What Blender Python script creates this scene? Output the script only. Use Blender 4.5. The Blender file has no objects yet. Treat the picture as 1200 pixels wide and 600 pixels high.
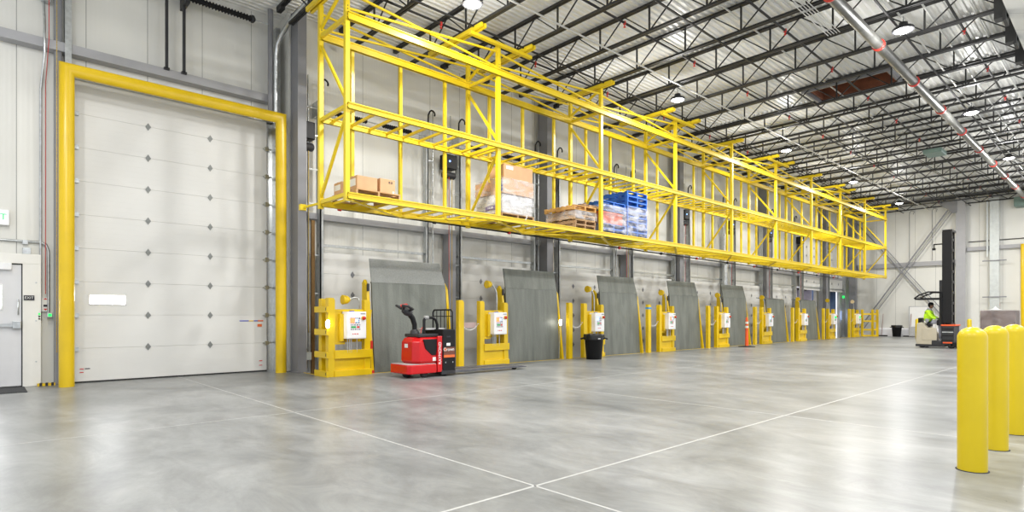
import bpy, math, random
from mathutils import Vector, Matrix
random.seed(7)
PI = math.pi
C = bpy.context.scene.collection
scn = bpy.context.scene

# ------------------------------------------------------------------ materials
MATS = {}
def mat(name, col, rough=0.5, metal=0.0, var=0.08, scale=6.0, bump=0.0, bscale=40.0, spec=0.5, emit=None, estr=0.0,
        stretch=(1, 1, 1), rvar=0.0):
    if name in MATS: return MATS[name]
    m = bpy.data.materials.new(name); m.use_nodes = True
    nt = m.node_tree; b = nt.nodes['Principled BSDF']
    b.inputs['Base Color'].default_value = (*col, 1)
    b.inputs['Roughness'].default_value = rough
    b.inputs['Metallic'].default_value = metal
    b.inputs['Specular IOR Level'].default_value = spec
    tc = nt.nodes.new('ShaderNodeTexCoord'); mp = nt.nodes.new('ShaderNodeMapping')
    mp.inputs['Scale'].default_value = stretch
    nt.links.new(tc.outputs['Object'], mp.inputs['Vector'])
    if var > 0:
        n = nt.nodes.new('ShaderNodeTexNoise'); n.inputs['Scale'].default_value = scale; n.inputs['Detail'].default_value = 6
        nt.links.new(mp.outputs['Vector'], n.inputs['Vector'])
        r = nt.nodes.new('ShaderNodeValToRGB')
        r.color_ramp.elements[0].position = 0.3; r.color_ramp.elements[1].position = 0.7
        r.color_ramp.elements[0].color = (*[c * (1 - var) for c in col], 1)
        r.color_ramp.elements[1].color = (*[min(1, c * (1 + var)) for c in col], 1)
        nt.links.new(n.outputs['Fac'], r.inputs['Fac']); nt.links.new(r.outputs['Color'], b.inputs['Base Color'])
        if rvar > 0:
            mr = nt.nodes.new('ShaderNodeMapRange')
            mr.inputs['To Min'].default_value = max(0, rough - rvar); mr.inputs['To Max'].default_value = rough + rvar
            nt.links.new(n.outputs['Fac'], mr.inputs['Value']); nt.links.new(mr.outputs['Result'], b.inputs['Roughness'])
    if bump > 0:
        n2 = nt.nodes.new('ShaderNodeTexNoise'); n2.inputs['Scale'].default_value = bscale; n2.inputs['Detail'].default_value = 4
        nt.links.new(mp.outputs['Vector'], n2.inputs['Vector'])
        bp = nt.nodes.new('ShaderNodeBump'); bp.inputs['Strength'].default_value = bump; bp.inputs['Distance'].default_value = 0.01
        nt.links.new(n2.outputs['Fac'], bp.inputs['Height']); nt.links.new(bp.outputs['Normal'], b.inputs['Normal'])
    if emit:
        b.inputs['Emission Color'].default_value = (*emit, 1); b.inputs['Emission Strength'].default_value = estr
    MATS[name] = m
    return m

yellow = mat('yellow_paint', (0.74, 0.50, 0.006), 0.30, var=0.05, scale=3)
yellowrack = mat('yellow_rack_paint', (0.80, 0.59, 0.015), 0.38, var=0.04, scale=2)
yellowpl = mat('yellow_plastic', (0.66, 0.49, 0.003), 0.35, var=0.03, scale=3, bump=0.03, bscale=200)
galv = mat('galvanised_steel', (0.55, 0.57, 0.57), 0.30, 0.9, var=0.15, scale=14)
colgrey = mat('column_grey', (0.22, 0.222, 0.235), 0.45, var=0.06, scale=3)
girtm = mat('girt_grey', (0.37, 0.37, 0.385), 0.42, var=0.05, scale=3)
joistm = mat('joist_primer', (0.022, 0.022, 0.022), 0.5, 0.2, var=0.2, scale=8)
deckm = mat('roof_deck', (0.80, 0.80, 0.77), 0.42, 0.1, var=0.04, scale=2)
white_trim = mat('white_trim', (0.80, 0.80, 0.77), 0.45, var=0.03)
doorw = mat('white_door', (0.70, 0.695, 0.665), 0.45, var=0.03, scale=1.2)
plastic_w = mat('white_box', (0.85, 0.85, 0.85), 0.35, var=0.02)
black = mat('black_plastic', (0.010, 0.010, 0.011), 0.45, var=0.1, spec=0.25)
rubber = mat('black_rubber', (0.02, 0.02, 0.02), 0.7, var=0.2)
red = mat('red_paint', (0.58, 0.006, 0.009), 0.22, var=0.05)
redp = mat('red_plastic', (0.6, 0.03, 0.02), 0.4, var=0.05)
brass = mat('brass', (0.45, 0.34, 0.12), 0.4, 0.8, var=0.2, scale=40)
cardb = mat('cardboard', (0.60, 0.36, 0.19), 0.75, var=0.07, scale=5)
cardb2 = mat('cardboard_dark', (0.52, 0.28, 0.12), 0.75, var=0.08, scale=5)
woodm = mat('pallet_wood', (0.52, 0.32, 0.15), 0.75, var=0.28, scale=5, stretch=(1, 6, 6))
woodold = mat('pallet_wood_old', (0.40, 0.25, 0.13), 0.8, var=0.35, scale=5, stretch=(1, 6, 6))
woodor = mat('pallet_wood_orange', (0.62, 0.34, 0.10), 0.75, var=0.25, scale=5, stretch=(1, 6, 6))
bluep = mat('blue_pallet', (0.015, 0.12, 0.48), 0.45, var=0.2, scale=5)
brownwood = mat('brown_wood', (0.20, 0.07, 0.035), 0.6, var=0.3, scale=4)
orange = mat('orange_plastic', (0.85, 0.11, 0.02), 0.4, var=0.06)
hiviz = mat('hi_vis', (0.55, 0.95, 0.02), 0.7, var=0.08, scale=10)
jeans = mat('grey_trousers', (0.32, 0.33, 0.38), 0.8, var=0.1)
skin = mat('skin', (0.30, 0.16, 0.10), 0.55, var=0.05)
beige = mat('truck_beige', (0.50, 0.45, 0.34), 0.45, var=0.04)
darkgrey = mat('dark_grey', (0.035, 0.035, 0.038), 0.45, var=0.1, spec=0.3)
paper = mat('paper', (0.80, 0.80, 0.78), 0.6, var=0.02)
inkd = mat('ink', (0.02, 0.02, 0.03), 0.6, var=0)
inkr = mat('ink_red', (0.65, 0.03, 0.02), 0.6, var=0)
inkb = mat('ink_blue', (0.03, 0.05, 0.45), 0.6, var=0)
inky = mat('ink_yellow', (0.8, 0.55, 0.02), 0.6, var=0)
inkg = mat('ink_green', (0.02, 0.4, 0.08), 0.6, var=0)
purple = mat('purple_print', (0.10, 0.04, 0.18), 0.6, var=0)
brownlab = mat('brown_label', (0.16, 0.05, 0.03), 0.5, var=0.2)
orangelab = mat('orange_label', (0.75, 0.15, 0.03), 0.5, var=0.1)
lamp_e = mat('lamp_lens', (1, 1, 1), 0.4, var=0, emit=(1, 0.98, 0.94), estr=28)
fillglow = mat('trailer_fill_glow', (1, 1, 1), 0.3, var=0, emit=(0.95, 0.98, 1.0), estr=2.2)  # glow of the panel added inside the trailer
winsun = mat('sunlit_pane', (1, 1, 1), 0.3, var=0, emit=(0.95, 0.98, 1.0), estr=20)
led_red = mat('led_red', (1, 0.1, 0.05), 0.4, var=0, emit=(1, 0.10, 0.03), estr=5)
led_green = mat('led_green', (0.02, 0.6, 0.1), 0.4, var=0, emit=(0.01, 0.8, 0.12), estr=1.3)
led_blue = mat('led_blue', (0.2, 0.4, 1), 0.4, var=0, emit=(0.25, 0.45, 1), estr=3)
lens_glint_white = mat('lens_glint_white', (1, 1, 1), 0.4, var=0, emit=(1, 0.97, 0.9), estr=20)
exit_m = mat('exit_panel', (0.85, 0.9, 0.85), 0.4, var=0, emit=(0.8, 1, 0.85), estr=0.5)
trailer = mat('trailer_side', (0.45, 0.50, 0.62), 0.35, 0.5, var=0.1)
greenbox = mat('green_grey', (0.16, 0.24, 0.21), 0.5, var=0.1)
matm = mat('mat_fabric', (0.05, 0.052, 0.056), 0.9, var=0.3, scale=60, bump=0.4, bscale=300)
curbm = mat('white_curb', (0.82, 0.82, 0.84), 0.22, var=0.02)
jointm = mat('joint_filler', (0.50, 0.50, 0.485), 0.4, var=0.1, scale=20)
pitm = mat('pit_concrete', (0.30, 0.30, 0.28), 0.7, var=0.1)

def panel_mat():
    """insulated metal wall panel: fine vertical ribs and a joint every metre"""
    m = bpy.data.materials.new('wall_panel'); m.use_nodes = True; nt = m.node_tree; b = nt.nodes['Principled BSDF']
    b.inputs['Roughness'].default_value = 0.42
    tc = nt.nodes.new('ShaderNodeTexCoord'); sp = nt.nodes.new('ShaderNodeSeparateXYZ')
    nt.links.new(tc.outputs['Object'], sp.inputs[0])
    ad = nt.nodes.new('ShaderNodeMath'); ad.operation = 'ADD'
    nt.links.new(sp.outputs['X'], ad.inputs[0]); nt.links.new(sp.outputs['Y'], ad.inputs[1])
    mu = nt.nodes.new('ShaderNodeMath'); mu.operation = 'MULTIPLY'; mu.inputs[1].default_value = 2 * PI / 0.075
    nt.links.new(ad.outputs[0], mu.inputs[0])
    si = nt.nodes.new('ShaderNodeMath'); si.operation = 'SINE'; nt.links.new(mu.outputs[0], si.inputs[0])
    mo = nt.nodes.new('ShaderNodeMath'); mo.operation = 'PINGPONG'; mo.inputs[1].default_value = 0.515
    nt.links.new(ad.outputs[0], mo.inputs[0])
    lt = nt.nodes.new('ShaderNodeMath'); lt.operation = 'LESS_THAN'; lt.inputs[1].default_value = 0.006
    nt.links.new(mo.outputs[0], lt.inputs[0])
    n = nt.nodes.new('ShaderNodeTexNoise'); n.inputs['Scale'].default_value = 0.8; n.inputs['Detail'].default_value = 5
    nt.links.new(tc.outputs['Object'], n.inputs['Vector'])
    r = nt.nodes.new('ShaderNodeValToRGB')
    r.color_ramp.elements[0].position = 0.3; r.color_ramp.elements[1].position = 0.7
    r.color_ramp.elements[0].color = (0.70, 0.695, 0.645, 1); r.color_ramp.elements[1].color = (0.75, 0.745, 0.70, 1)
    nt.links.new(n.outputs['Fac'], r.inputs['Fac'])
    mx = nt.nodes.new('ShaderNodeMixRGB'); mx.inputs['Color2'].default_value = (0.30, 0.30, 0.28, 1)
    nt.links.new(lt.outputs[0], mx.inputs['Fac']); nt.links.new(r.outputs['Color'], mx.inputs['Color1'])
    nt.links.new(mx.outputs['Color'], b.inputs['Base Color'])
    bp = nt.nodes.new('ShaderNodeBump'); bp.inputs['Strength'].default_value = 0.10; bp.inputs['Distance'].default_value = 0.004
    nt.links.new(si.outputs[0], bp.inputs['Height']); nt.links.new(bp.outputs['Normal'], b.inputs['Normal'])
    return m
wallm = panel_mat()

def floor_mat():
    m = bpy.data.materials.new('polished_concrete'); m.use_nodes = True; nt = m.node_tree; b = nt.nodes['Principled BSDF']
    tc = nt.nodes.new('ShaderNodeTexCoord')
    def noise(s, d, st=(1, 1, 1), dist=0.0, rough=0.6):
        mp = nt.nodes.new('ShaderNodeMapping'); mp.inputs['Scale'].default_value = st
        mp.inputs['Rotation'].default_value = (0, 0, 0.5)
        nt.links.new(tc.outputs['Object'], mp.inputs['Vector'])
        n = nt.nodes.new('ShaderNodeTexNoise'); n.inputs['Scale'].default_value = s; n.inputs['Detail'].default_value = d
        n.inputs['Distortion'].default_value = dist; n.inputs['Roughness'].default_value = rough
        nt.links.new(mp.outputs['Vector'], n.inputs['Vector']); return n
    a = noise(0.55, 10, (1, 0.7, 1), 0.6, 0.66); c = noise(2.2, 10, (1, 0.45, 1), 0.8, 0.75)
    r1 = nt.nodes.new('ShaderNodeValToRGB'); e = r1.color_ramp.elements
    e[0].position = 0.30; e[0].position = 0.34; e[0].color = (0.195, 0.202, 0.20, 1); e[1].position = 0.66; e[1].color = (0.36, 0.366, 0.36, 1)
    nt.links.new(a.outputs['Fac'], r1.inputs['Fac'])
    r2 = nt.nodes.new('ShaderNodeValToRGB'); e = r2.color_ramp.elements
    e[0].position = 0.36; e[0].color = (0.70, 0.70, 0.70, 1); e[1].position = 0.62; e[1].color = (1.06, 1.06, 1.06, 1)
    nt.links.new(c.outputs['Fac'], r2.inputs['Fac'])
    mx = nt.nodes.new('ShaderNodeMixRGB'); mx.blend_type = 'MULTIPLY'; mx.inputs['Fac'].default_value = 1
    nt.links.new(r1.outputs['Color'], mx.inputs['Color1']); nt.links.new(r2.outputs['Color'], mx.inputs['Color2'])
    # pale scuffs
    w = noise(1.3, 10, (1, 0.16, 1), 2.6, 0.75)
    r3 = nt.nodes.new('ShaderNodeValToRGB'); e = r3.color_ramp.elements
    e[0].position = 0.63; e[0].color = (0, 0, 0, 1); e[1].position = 0.72; e[1].color = (0.5, 0.5, 0.5, 1)
    nt.links.new(w.outputs['Fac'], r3.inputs['Fac'])
    m2 = nt.nodes.new('ShaderNodeMixRGB'); m2.inputs['Color2'].default_value = (0.50, 0.51, 0.50, 1)
    nt.links.new(r3.outputs['Color'], m2.inputs['Fac']); nt.links.new(mx.outputs['Color'], m2.inputs['Color1'])
    nt.links.new(m2.outputs['Color'], b.inputs['Base Color'])
    mr = nt.nodes.new('ShaderNodeMapRange'); mr.inputs['To Min'].default_value = 0.23; mr.inputs['To Max'].default_value = 0.38
    nt.links.new(c.outputs['Fac'], mr.inputs['Value']); nt.links.new(mr.outputs['Result'], b.inputs['Roughness'])
    b.inputs['Specular IOR Level'].default_value = 0.30
    bp = nt.nodes.new('ShaderNodeBump'); bp.inputs['Strength'].default_value = 0.05; bp.inputs['Distance'].default_value = 0.02
    nt.links.new(a.outputs['Fac'], bp.inputs['Height']); nt.links.new(bp.outputs['Normal'], b.inputs['Normal'])
    return m
floorm = floor_mat()

def plate_mat():
    """chequered / rolled steel leveler plate with vertical streaks"""
    m = bpy.data.materials.new('leveler_steel'); m.use_nodes = True; nt = m.node_tree; b = nt.nodes['Principled BSDF']
    tc = nt.nodes.new('ShaderNodeTexCoord'); mp = nt.nodes.new('ShaderNodeMapping'); mp.inputs['Scale'].default_value = (3, 3, 0.35)
    oi = nt.nodes.new('ShaderNodeObjectInfo')
    va = nt.nodes.new('ShaderNodeVectorMath'); va.operation = 'ADD'
    cb = nt.nodes.new('ShaderNodeCombineXYZ'); ml = nt.nodes.new('ShaderNodeMath'); ml.operation = 'MULTIPLY'; ml.inputs[1].default_value = 30
    nt.links.new(oi.outputs['Random'], ml.inputs[0]); nt.links.new(ml.outputs[0], cb.inputs[0])
    nt.links.new(tc.outputs['Object'], va.inputs[0]); nt.links.new(cb.outputs[0], va.inputs[1])
    nt.links.new(va.outputs[0], mp.inputs['Vector'])
    n = nt.nodes.new('ShaderNodeTexNoise'); n.inputs['Scale'].default_value = 1.5; n.inputs['Detail'].default_value = 8
    n.inputs['Roughness'].default_value = 0.65
    nt.links.new(mp.outputs['Vector'], n.inputs['Vector'])
    r = nt.nodes.new('ShaderNodeValToRGB'); e = r.color_ramp.elements
    e[0].position = 0.32; e[0].color = (0.13, 0.14, 0.122, 1); e[1].position = 0.70; e[1].color = (0.22, 0.232, 0.205, 1)
    nt.links.new(n.outputs['Fac'], r.inputs['Fac']); nt.links.new(r.outputs['Color'], b.inputs['Base Color'])
    b.inputs['Roughness'].default_value = 0.5; b.inputs['Metallic'].default_value = 0.25
    v = nt.nodes.new('ShaderNodeTexVoronoi'); v.inputs['Scale'].default_value = 30
    nt.links.new(tc.outputs['Object'], v.inputs['Vector'])
    bp = nt.nodes.new('ShaderNodeBump'); bp.inputs['Strength'].default_value = 0.35; bp.inputs['Distance'].default_value = 0.006
    nt.links.new(v.outputs['Distance'], bp.inputs['Height']); nt.links.new(bp.outputs['Normal'], b.inputs['Normal'])
    return m
platem = plate_mat()

def film_mat(name, tint=(0.9, 0.9, 0.92), cover=0.45):
    """stretch film: mostly clear, whitish creases"""
    m = bpy.data.materials.new(name); m.use_nodes = True; nt = m.node_tree; b = nt.nodes['Principled BSDF']
    b.inputs['Base Color'].default_value = (*tint, 1); b.inputs['Roughness'].default_value = 0.18
    tc = nt.nodes.new('ShaderNodeTexCoord'); mp = nt.nodes.new('ShaderNodeMapping')
    mp.inputs['Scale'].default_value = (1, 1, 2.5); mp.inputs['Rotation'].default_value = (0.5, 0.6, 0)
    nt.links.new(tc.outputs['Object'], mp.inputs['Vector'])
    n = nt.nodes.new('ShaderNodeTexNoise'); n.inputs['Scale'].default_value = 2.2; n.inputs['Detail'].default_value = 5; n.inputs['Distortion'].default_value = 1.0
    nt.links.new(mp.outputs['Vector'], n.inputs['Vector'])
    mr = nt.nodes.new('ShaderNodeMapRange'); mr.inputs['From Min'].default_value = 0.38; mr.inputs['From Max'].default_value = 0.68
    mr.inputs['To Min'].default_value = cover * 0.35; mr.inputs['To Max'].default_value = min(1, cover * 1.8)
    nt.links.new(n.outputs['Fac'], mr.inputs['Value']); nt.links.new(mr.outputs['Result'], b.inputs['Alpha'])
    bp = nt.nodes.new('ShaderNodeBump'); bp.inputs['Strength'].default_value = 0.6; bp.inputs['Distance'].default_value = 0.03
    nt.links.new(n.outputs['Fac'], bp.inputs['Height']); nt.links.new(bp.outputs['Normal'], b.inputs['Normal'])
    return m
trackm = mat('track_steel', (0.46, 0.48, 0.48), 0.4, 0.35, var=0.1, scale=14)
film = film_mat('stretch_film', cover=0.26)
film_dense = film_mat('stretch_film_dense', (0.78, 0.77, 0.78), 0.85)

# ------------------------------------------------------------------ mesh builder
class MB:
    def __init__(s): s.v = []; s.f = []; s.sm = []
    def add(s, vs, fs, smooth=False):
        o = len(s.v); s.v += [tuple(v) for v in vs]
        for f in fs: s.f.append([i + o for i in f]); s.sm.append(smooth)
        return s
    def box(s, x0, x1, y0, y1, z0, z1):
        vs = [(x, y, z) for z in (z0, z1) for y in (y0, y1) for x in (x0, x1)]
        return s.add(vs, [(0, 2, 3, 1), (4, 5, 7, 6), (0, 1, 5, 4), (2, 6, 7, 3), (0, 4, 6, 2), (1, 3, 7, 5)])
    def bar(s, p, q, w, h=None, up=(0, 0, 1)):
        h = h or w; p = Vector(p); q = Vector(q); d = (q - p).normalized(); up = Vector(up)
        if abs(d.dot(up)) > 0.99: up = Vector((0, 1, 0))
        r = d.cross(up).normalized(); u = r.cross(d).normalized()
        vs = []
        for c in (p, q):
            for a, b in ((-1, -1), (1, -1), (1, 1), (-1, 1)): vs.append(c + r * a * w / 2 + u * b * h / 2)
        return s.add(vs, [(3, 2, 1, 0), (4, 5, 6, 7), (0, 1, 5, 4), (1, 2, 6, 5), (2, 3, 7, 6), (3, 0, 4, 7)])
    def tube(s, pts, r, seg=10, cap=True):
        pts = [Vector(p) for p in pts]; n = len(pts)
        rs = r if isinstance(r, (list, tuple)) else [r] * n
        t0 = (pts[1] - pts[0]).normalized()
        up = Vector((0, 0, 1)) if abs(t0.z) < 0.95 else Vector((0, 1, 0))
        a = t0.cross(up).normalized(); b = t0.cross(a); rings = []
        for i, p in enumerate(pts):
            d0 = (pts[i] - pts[i - 1]).normalized() if i else t0
            d1 = (pts[i + 1] - pts[i]).normalized() if i < n - 1 else d0
            d = (d0 + d1).normalized()
            def mit(v): return v - d0 * (v.dot(d) / max(0.3, d0.dot(d)))
            rings.append([p + mit(a * math.cos(2 * PI * j / seg) * rs[i] + b * math.sin(2 * PI * j / seg) * rs[i]) for j in range(seg)])
            va = mit(a); a = (va - d1 * va.dot(d1)).normalized(); b = d1.cross(a)
        vs = [v for ring in rings for v in ring]; fs = []
        for i in range(n - 1):
            for j in range(seg):
                k2 = (j + 1) % seg
                fs.append((i * seg + j, i * seg + k2, (i + 1) * seg + k2, (i + 1) * seg + j))
        s.add(vs, fs, True)
        if cap: s.add(rings[0], [tuple(range(seg))[::-1]]); s.add(rings[-1], [tuple(range(seg))])
        return s
    def lathe(s, prof, c=(0, 0, 0), seg=24, axis='z'):
        vs = []; n = len(prof)
        for r, z in prof:
            for j in range(seg):
                an = 2 * PI * j / seg; x = r * math.cos(an); y = r * math.sin(an)
                if axis == 'z': p = (x, y, z)
                elif axis == 'y': p = (x, z, -y)
                else: p = (z, x, y)
                vs.append((p[0] + c[0], p[1] + c[1], p[2] + c[2]))
        fs = [(i * seg + j, i * seg + (j + 1) % seg, (i + 1) * seg + (j + 1) % seg, (i + 1) * seg + j) for i in range(n - 1) for j in range(seg)]
        s.add(vs, fs, True)
        if prof[0][0] > 1e-4: s.add(vs[:seg], [tuple(range(seg))[::-1]])
        if prof[-1][0] > 1e-4: s.add(vs[-seg:], [tuple(range(seg))])
        return s
    def prism(s, poly, ext):
        n = len(poly); e = Vector(ext); vs = [Vector(p) for p in poly]; vs += [p + e for p in vs]
        fs = [tuple(range(n))[::-1], tuple(range(n, 2 * n))] + [(i, (i + 1) % n, (i + 1) % n + n, i + n) for i in range(n)]
        return s.add(vs, fs)

def world_loc(o):
    v = Vector((0, 0, 0))
    while o is not None: v += o.location; o = o.parent
    return v
def obj(name, mb, m, parent=None, bevel=0.0, kind=None, label=None):
    off = world_loc(parent) if parent else Vector((0, 0, 0))
    me = bpy.data.meshes.new(name)
    me.from_pydata([tuple(Vector(v) - off) for v in mb.v], [], mb.f)
    me.polygons.foreach_set('use_smooth', mb.sm); me.update()
    if isinstance(m, bpy.types.Material): me.materials.append(m)
    o = bpy.data.objects.new(name, me); C.objects.link(o); o.parent = parent
    if bevel > 0:
        b = o.modifiers.new('bevel', 'BEVEL'); b.width = bevel; b.segments = 2; b.limit_method = 'ANGLE'
    if kind: o['kind'] = kind
    if label: o['label'] = label
    return o
def tag(o, label=None, cat=None, group=None, kind=None):
    if label: o['label'] = label
    if cat: o['category'] = cat
    if group: o['group'] = group
    if kind: o['kind'] = kind
    return o
def thing(name, label, cat, loc, group=None):
    o = bpy.data.objects.new(name, None); C.objects.link(o); o.location = loc; o.empty_display_size = 0.2
    return tag(o, label, cat, group)
def copy_tree(o, loc=None, label=None, parent=None):
    c = o.copy(); C.objects.link(c); c.parent = parent
    if loc is not None: c.location = loc
    if label: c['label'] = label
    for ch in list(o.children): copy_tree(ch, parent=c)
    return c
def struct(name, mb, m, bevel=0): return obj(name, mb, m, None, bevel, 'structure')
def text(name, body, size, loc, rot, m, parent, ex=0.002):
    cu = bpy.data.curves.new(name, 'FONT'); cu.body = body; cu.size = size; cu.extrude = ex
    cu.align_x = 'CENTER'; cu.align_y = 'CENTER'
    o = bpy.data.objects.new(name + '_tmp', cu); C.objects.link(o)
    me = bpy.data.meshes.new_from_object(o.evaluated_get(bpy.context.evaluated_depsgraph_get()))
    C.objects.unlink(o); bpy.data.objects.remove(o)
    R = rot.to_matrix().to_4x4() if hasattr(rot, 'to_matrix') else Matrix.Rotation(0, 4, 'Z')
    me.transform(R); off = world_loc(parent) if parent else Vector((0, 0, 0))
    me.materials.clear(); me.materials.append(m)
    n = bpy.data.objects.new(name, me); C.objects.link(n)
    n.parent = parent; n.location = Vector(loc) - off
    return n
from mathutils import Euler
FACE_FRONT = Euler((PI / 2, 0, 0))            # read when looking towards +Y
FACE_LEFT = Euler((PI / 2, 0, -PI / 2))       # on a face turned towards -X
ORD = ['first', 'second', 'third', 'fourth', 'fifth', 'sixth', 'seventh', 'eighth', 'ninth', 'tenth']

# ------------------------------------------------------------------ setting
XE = 42.2; YL = 13.9; YD = 13.4; XL = -4.0; YR = -4.0; ZD = 8.32; XC = 5.36
PITX = 5.45; PITY = 11.66
f = MB(); f.box(XL, XE, YR, PITY, -0.2, 0); f.box(XL, PITX, PITY, YL + 0.2, -0.2, 0)
struct('floor', f, floorm)
struct('trim_1', MB().box(PITX, XE, PITY, 14.6, -0.7, -0.55), pitm)
struct('trim_2', MB().box(PITX, XE, PITY - 0.035, PITY, -0.12, 0.006).box(PITX - 0.035, PITX, PITY, YD, -0.12, 0.006), yellow)
for i, x in enumerate((-1.45, 3.12, 7.69, 12.26, 16.83, 21.40, 25.97, 30.54, 35.11)):
    w = 0.009
    if i in (0, 1, 2): struct('trim_%d' % (3 + i), MB().box(x - w, x + w, YR, PITY - 0.04 if x > 5 else YL, 0.0, 0.0015), jointm)
for i, y in enumerate((3.12, 7.69)):
    struct('trim_%d' % (6 + i), MB().box(XL, XE, y - 0.011 + 0.004 * i, y + 0.011 - 0.004 * i, 0.0, 0.0015), jointm)

# walls
struct('wall_left', MB().box(XL, XC, YL, YL + 0.15, 0, ZD + 0.1), wallm)
struct('wall_return', MB().box(XC - 0.05, XC, YD, YL, -0.6, ZD + 0.1), wallm)
D0 = 5.95; DW = 2.95; DP = 4.11
wd = MB(); wd.box(XC, XE, YD, YD + 0.15, 2.98, ZD + 0.1)
x = XC
for k in (7, 8):
    a = D0 + DP * k; wd.box(x, a, YD, YD + 0.15, -0.6, 2.98); x = a + DW
wd.box(x, XE, YD, YD + 0.15, -0.6, 2.98)
struct('wall_dock', wd, wallm)
struct('wall_end', MB().box(XE, XE + 0.15, YR, YD + 0.15, -0.6, ZD + 0.1), wallm)
struct('baseboard_end', MB().prism([(XE, YR, 0), (XE - 0.22, YR, 0), (XE - 0.22, YR, 0.42), (XE, YR, 0.52)], (0, 15.4, 0)), curbm)
struct('baseboard_left', MB().box(XL, 0.28, YL - 0.03, YL, 0, 0.05).box(0.87, 1.1, YL - 0.03, YL, 0, 0.03), white_trim)

# corrugated roof deck: ribs run along X
def deck(x0, x1, y0, y1):
    m = MB(); y = y0; p = 0.152; prof = []
    while y < y1 - 1e-6:
        for dy, dz in ((0, 0), (0.055, 0), (0.075, 0.038), (0.132, 0.038)):
            if y + dy <= y1: prof.append((y + dy, ZD + dz))
        y += p
    prof.append((y1, ZD))
    vs = [(x0, a, b) for a, b in prof] + [(x1, a, b) for a, b in prof]; n = len(prof)
    m.add(vs, [(i, i + 1, i + 1 + n, i + n) for i in range(n - 1)]); return m
SX0, SX1, SY0, SY1 = 18.9, 20.05, 4.9, 6.9
struct('ceiling', deck(XL, SX0, YR, YL), deckm)
struct('ceiling.001', deck(SX1, XE, YR, YL), deckm)
struct('ceiling.002', deck(SX0, SX1, YR, SY0), deckm)
struct('ceiling.003', deck(SX0, SX1, SY1, YL), deckm)
hatch = thing('roof_hatch', 'open roof hatch lined with brown wood between the roof joists', 'roof hatch', ((SX0 + SX1) / 2, (SY0 + SY1) / 2, ZD))
cb = MB(); t = 0.05
cb.box(SX0 - t, SX0, SY0 - t, SY1 + t, ZD - 0.06, ZD + 0.6); cb.box(SX1, SX1 + t, SY0 - t, SY1 + t, ZD - 0.06, ZD + 0.6)
cb.box(SX0, SX1, SY0 - t, SY0, ZD - 0.06, ZD + 0.6); cb.box(SX0, SX1, SY1, SY1 + t, ZD - 0.06, ZD + 0.6)
obj('curb', cb, brownwood, hatch)
obj('lid', MB().box(SX0 - t, SX1 + t, SY0 - t, SY1 + t, ZD + 0.6, ZD + 0.65), mat('lid_grey', (0.35, 0.34, 0.32), 0.6), hatch)
hd = MB()
for xx in (SX0 - 0.12, SX1 + 0.12): hd.box(xx - 0.03, xx + 0.03, SY0 - 0.2, SY1 + 0.2, ZD - 0.16, ZD - 0.02)
for yy in (SY0 - 0.12, SY1 + 0.12): hd.box(SX0 - 0.1, SX1 + 0.1, yy - 0.03, yy + 0.03, ZD - 0.16, ZD - 0.02)
obj('header_frame', hd, colgrey, hatch)

# joists ------------------------------------------------------------
JB, JT = 7.66, 8.31; JS = 1.515; JX0 = 8.07
def make_joist():
    r = thing('roof_joist', 'dark open-web steel roof joist spanning out from the dock wall under the white deck', 'roof joist', (0, 0, 0), 'open-web joists under the roof deck')
    y0, y1 = -3.6, 13.3
    obj('top_chord', MB().box(-0.055, -0.01, y0, y1, JT - 0.055, JT).box(0.01, 0.055, y0, y1, JT - 0.055, JT), joistm, r)
    obj('bottom_chord', MB().box(-0.055, -0.01, y0 + 0.6, 12.6, JB, JB + 0.05).box(0.01, 0.055, y0 + 0.6, 12.6, JB, JB + 0.05), joistm, r)
    w = MB(); y = 8.87 - 1.4 * 8
    while y < 13.0:
        top = [q for q in (y - 0.7, y + 0.7) if -3.6 < q < 13.3]
        for q in top: w.bar((0, y, JB + 0.03), (0, q, JT - 0.04), 0.024)
        y += 1.4
    obj('web', w, joistm, r)
    y = 8.87 - 1.4 * 8
    while y < 13.0:
        obj('strut', MB().bar((0, y, JB + 0.03), (0, y, JT - 0.04), 0.034), joistm, r)
        y += 1.4
    obj('seat', MB().box(-0.05, 0.05, 13.05, 13.3, JT - 0.12, JT - 0.055), joistm, r)
    return r
jp = make_joist(); jp.location = (JX0 - 4 * JS, 0, 0)
for k in range(-3, 22):
    X = JX0 + k * JS
    if X > XE - 0.3: break
    copy_tree(jp, (X, 0, 0))
# bridging lines along X
def beamline(name, label, cat, y, z, w, m, x0=XL, x1=XE, group=None):
    return tag(obj(name, MB().box(x0, x1, y - w / 2, y + w / 2, z - w / 2, z + w / 2), m), label, cat, group)
for y in (0.6, 3.6, 6.6, 9.9):
    o = MB()
    o.box(1, XE, y - 0.017, y + 0.017, JB - 0.034, JB)
    tag(obj('joist_bridging', o, joistm), 'dark steel angle tying the lower chords of the roof joists together', 'bridging', 'bridging angles under the joists')
# beam over end wall + truss along it
eg = thing('end_girder', 'dark open-web girder along the top of the end wall', 'girder', (XE - 0.35, 5, 7.6))
obj('top_chord', MB().box(XE - 0.45, XE - 0.25, YR, 12.4, 8.12, 8.27), joistm, eg)
obj('bottom_chord', MB().box(XE - 0.38, XE - 0.30, YR, 12.4, 7.72, 7.78), joistm, eg)
w = MB(); y = YR + 0.5
while y < 11.3:
    w.bar((XE - 0.34, y, 7.75), (XE - 0.34, y + 0.6, 8.15), 0.035); w.bar((XE - 0.34, y + 0.6, 8.15), (XE - 0.34, y + 1.2, 7.75), 0.035); y += 1.2
obj('web', w, joistm, eg)

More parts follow.
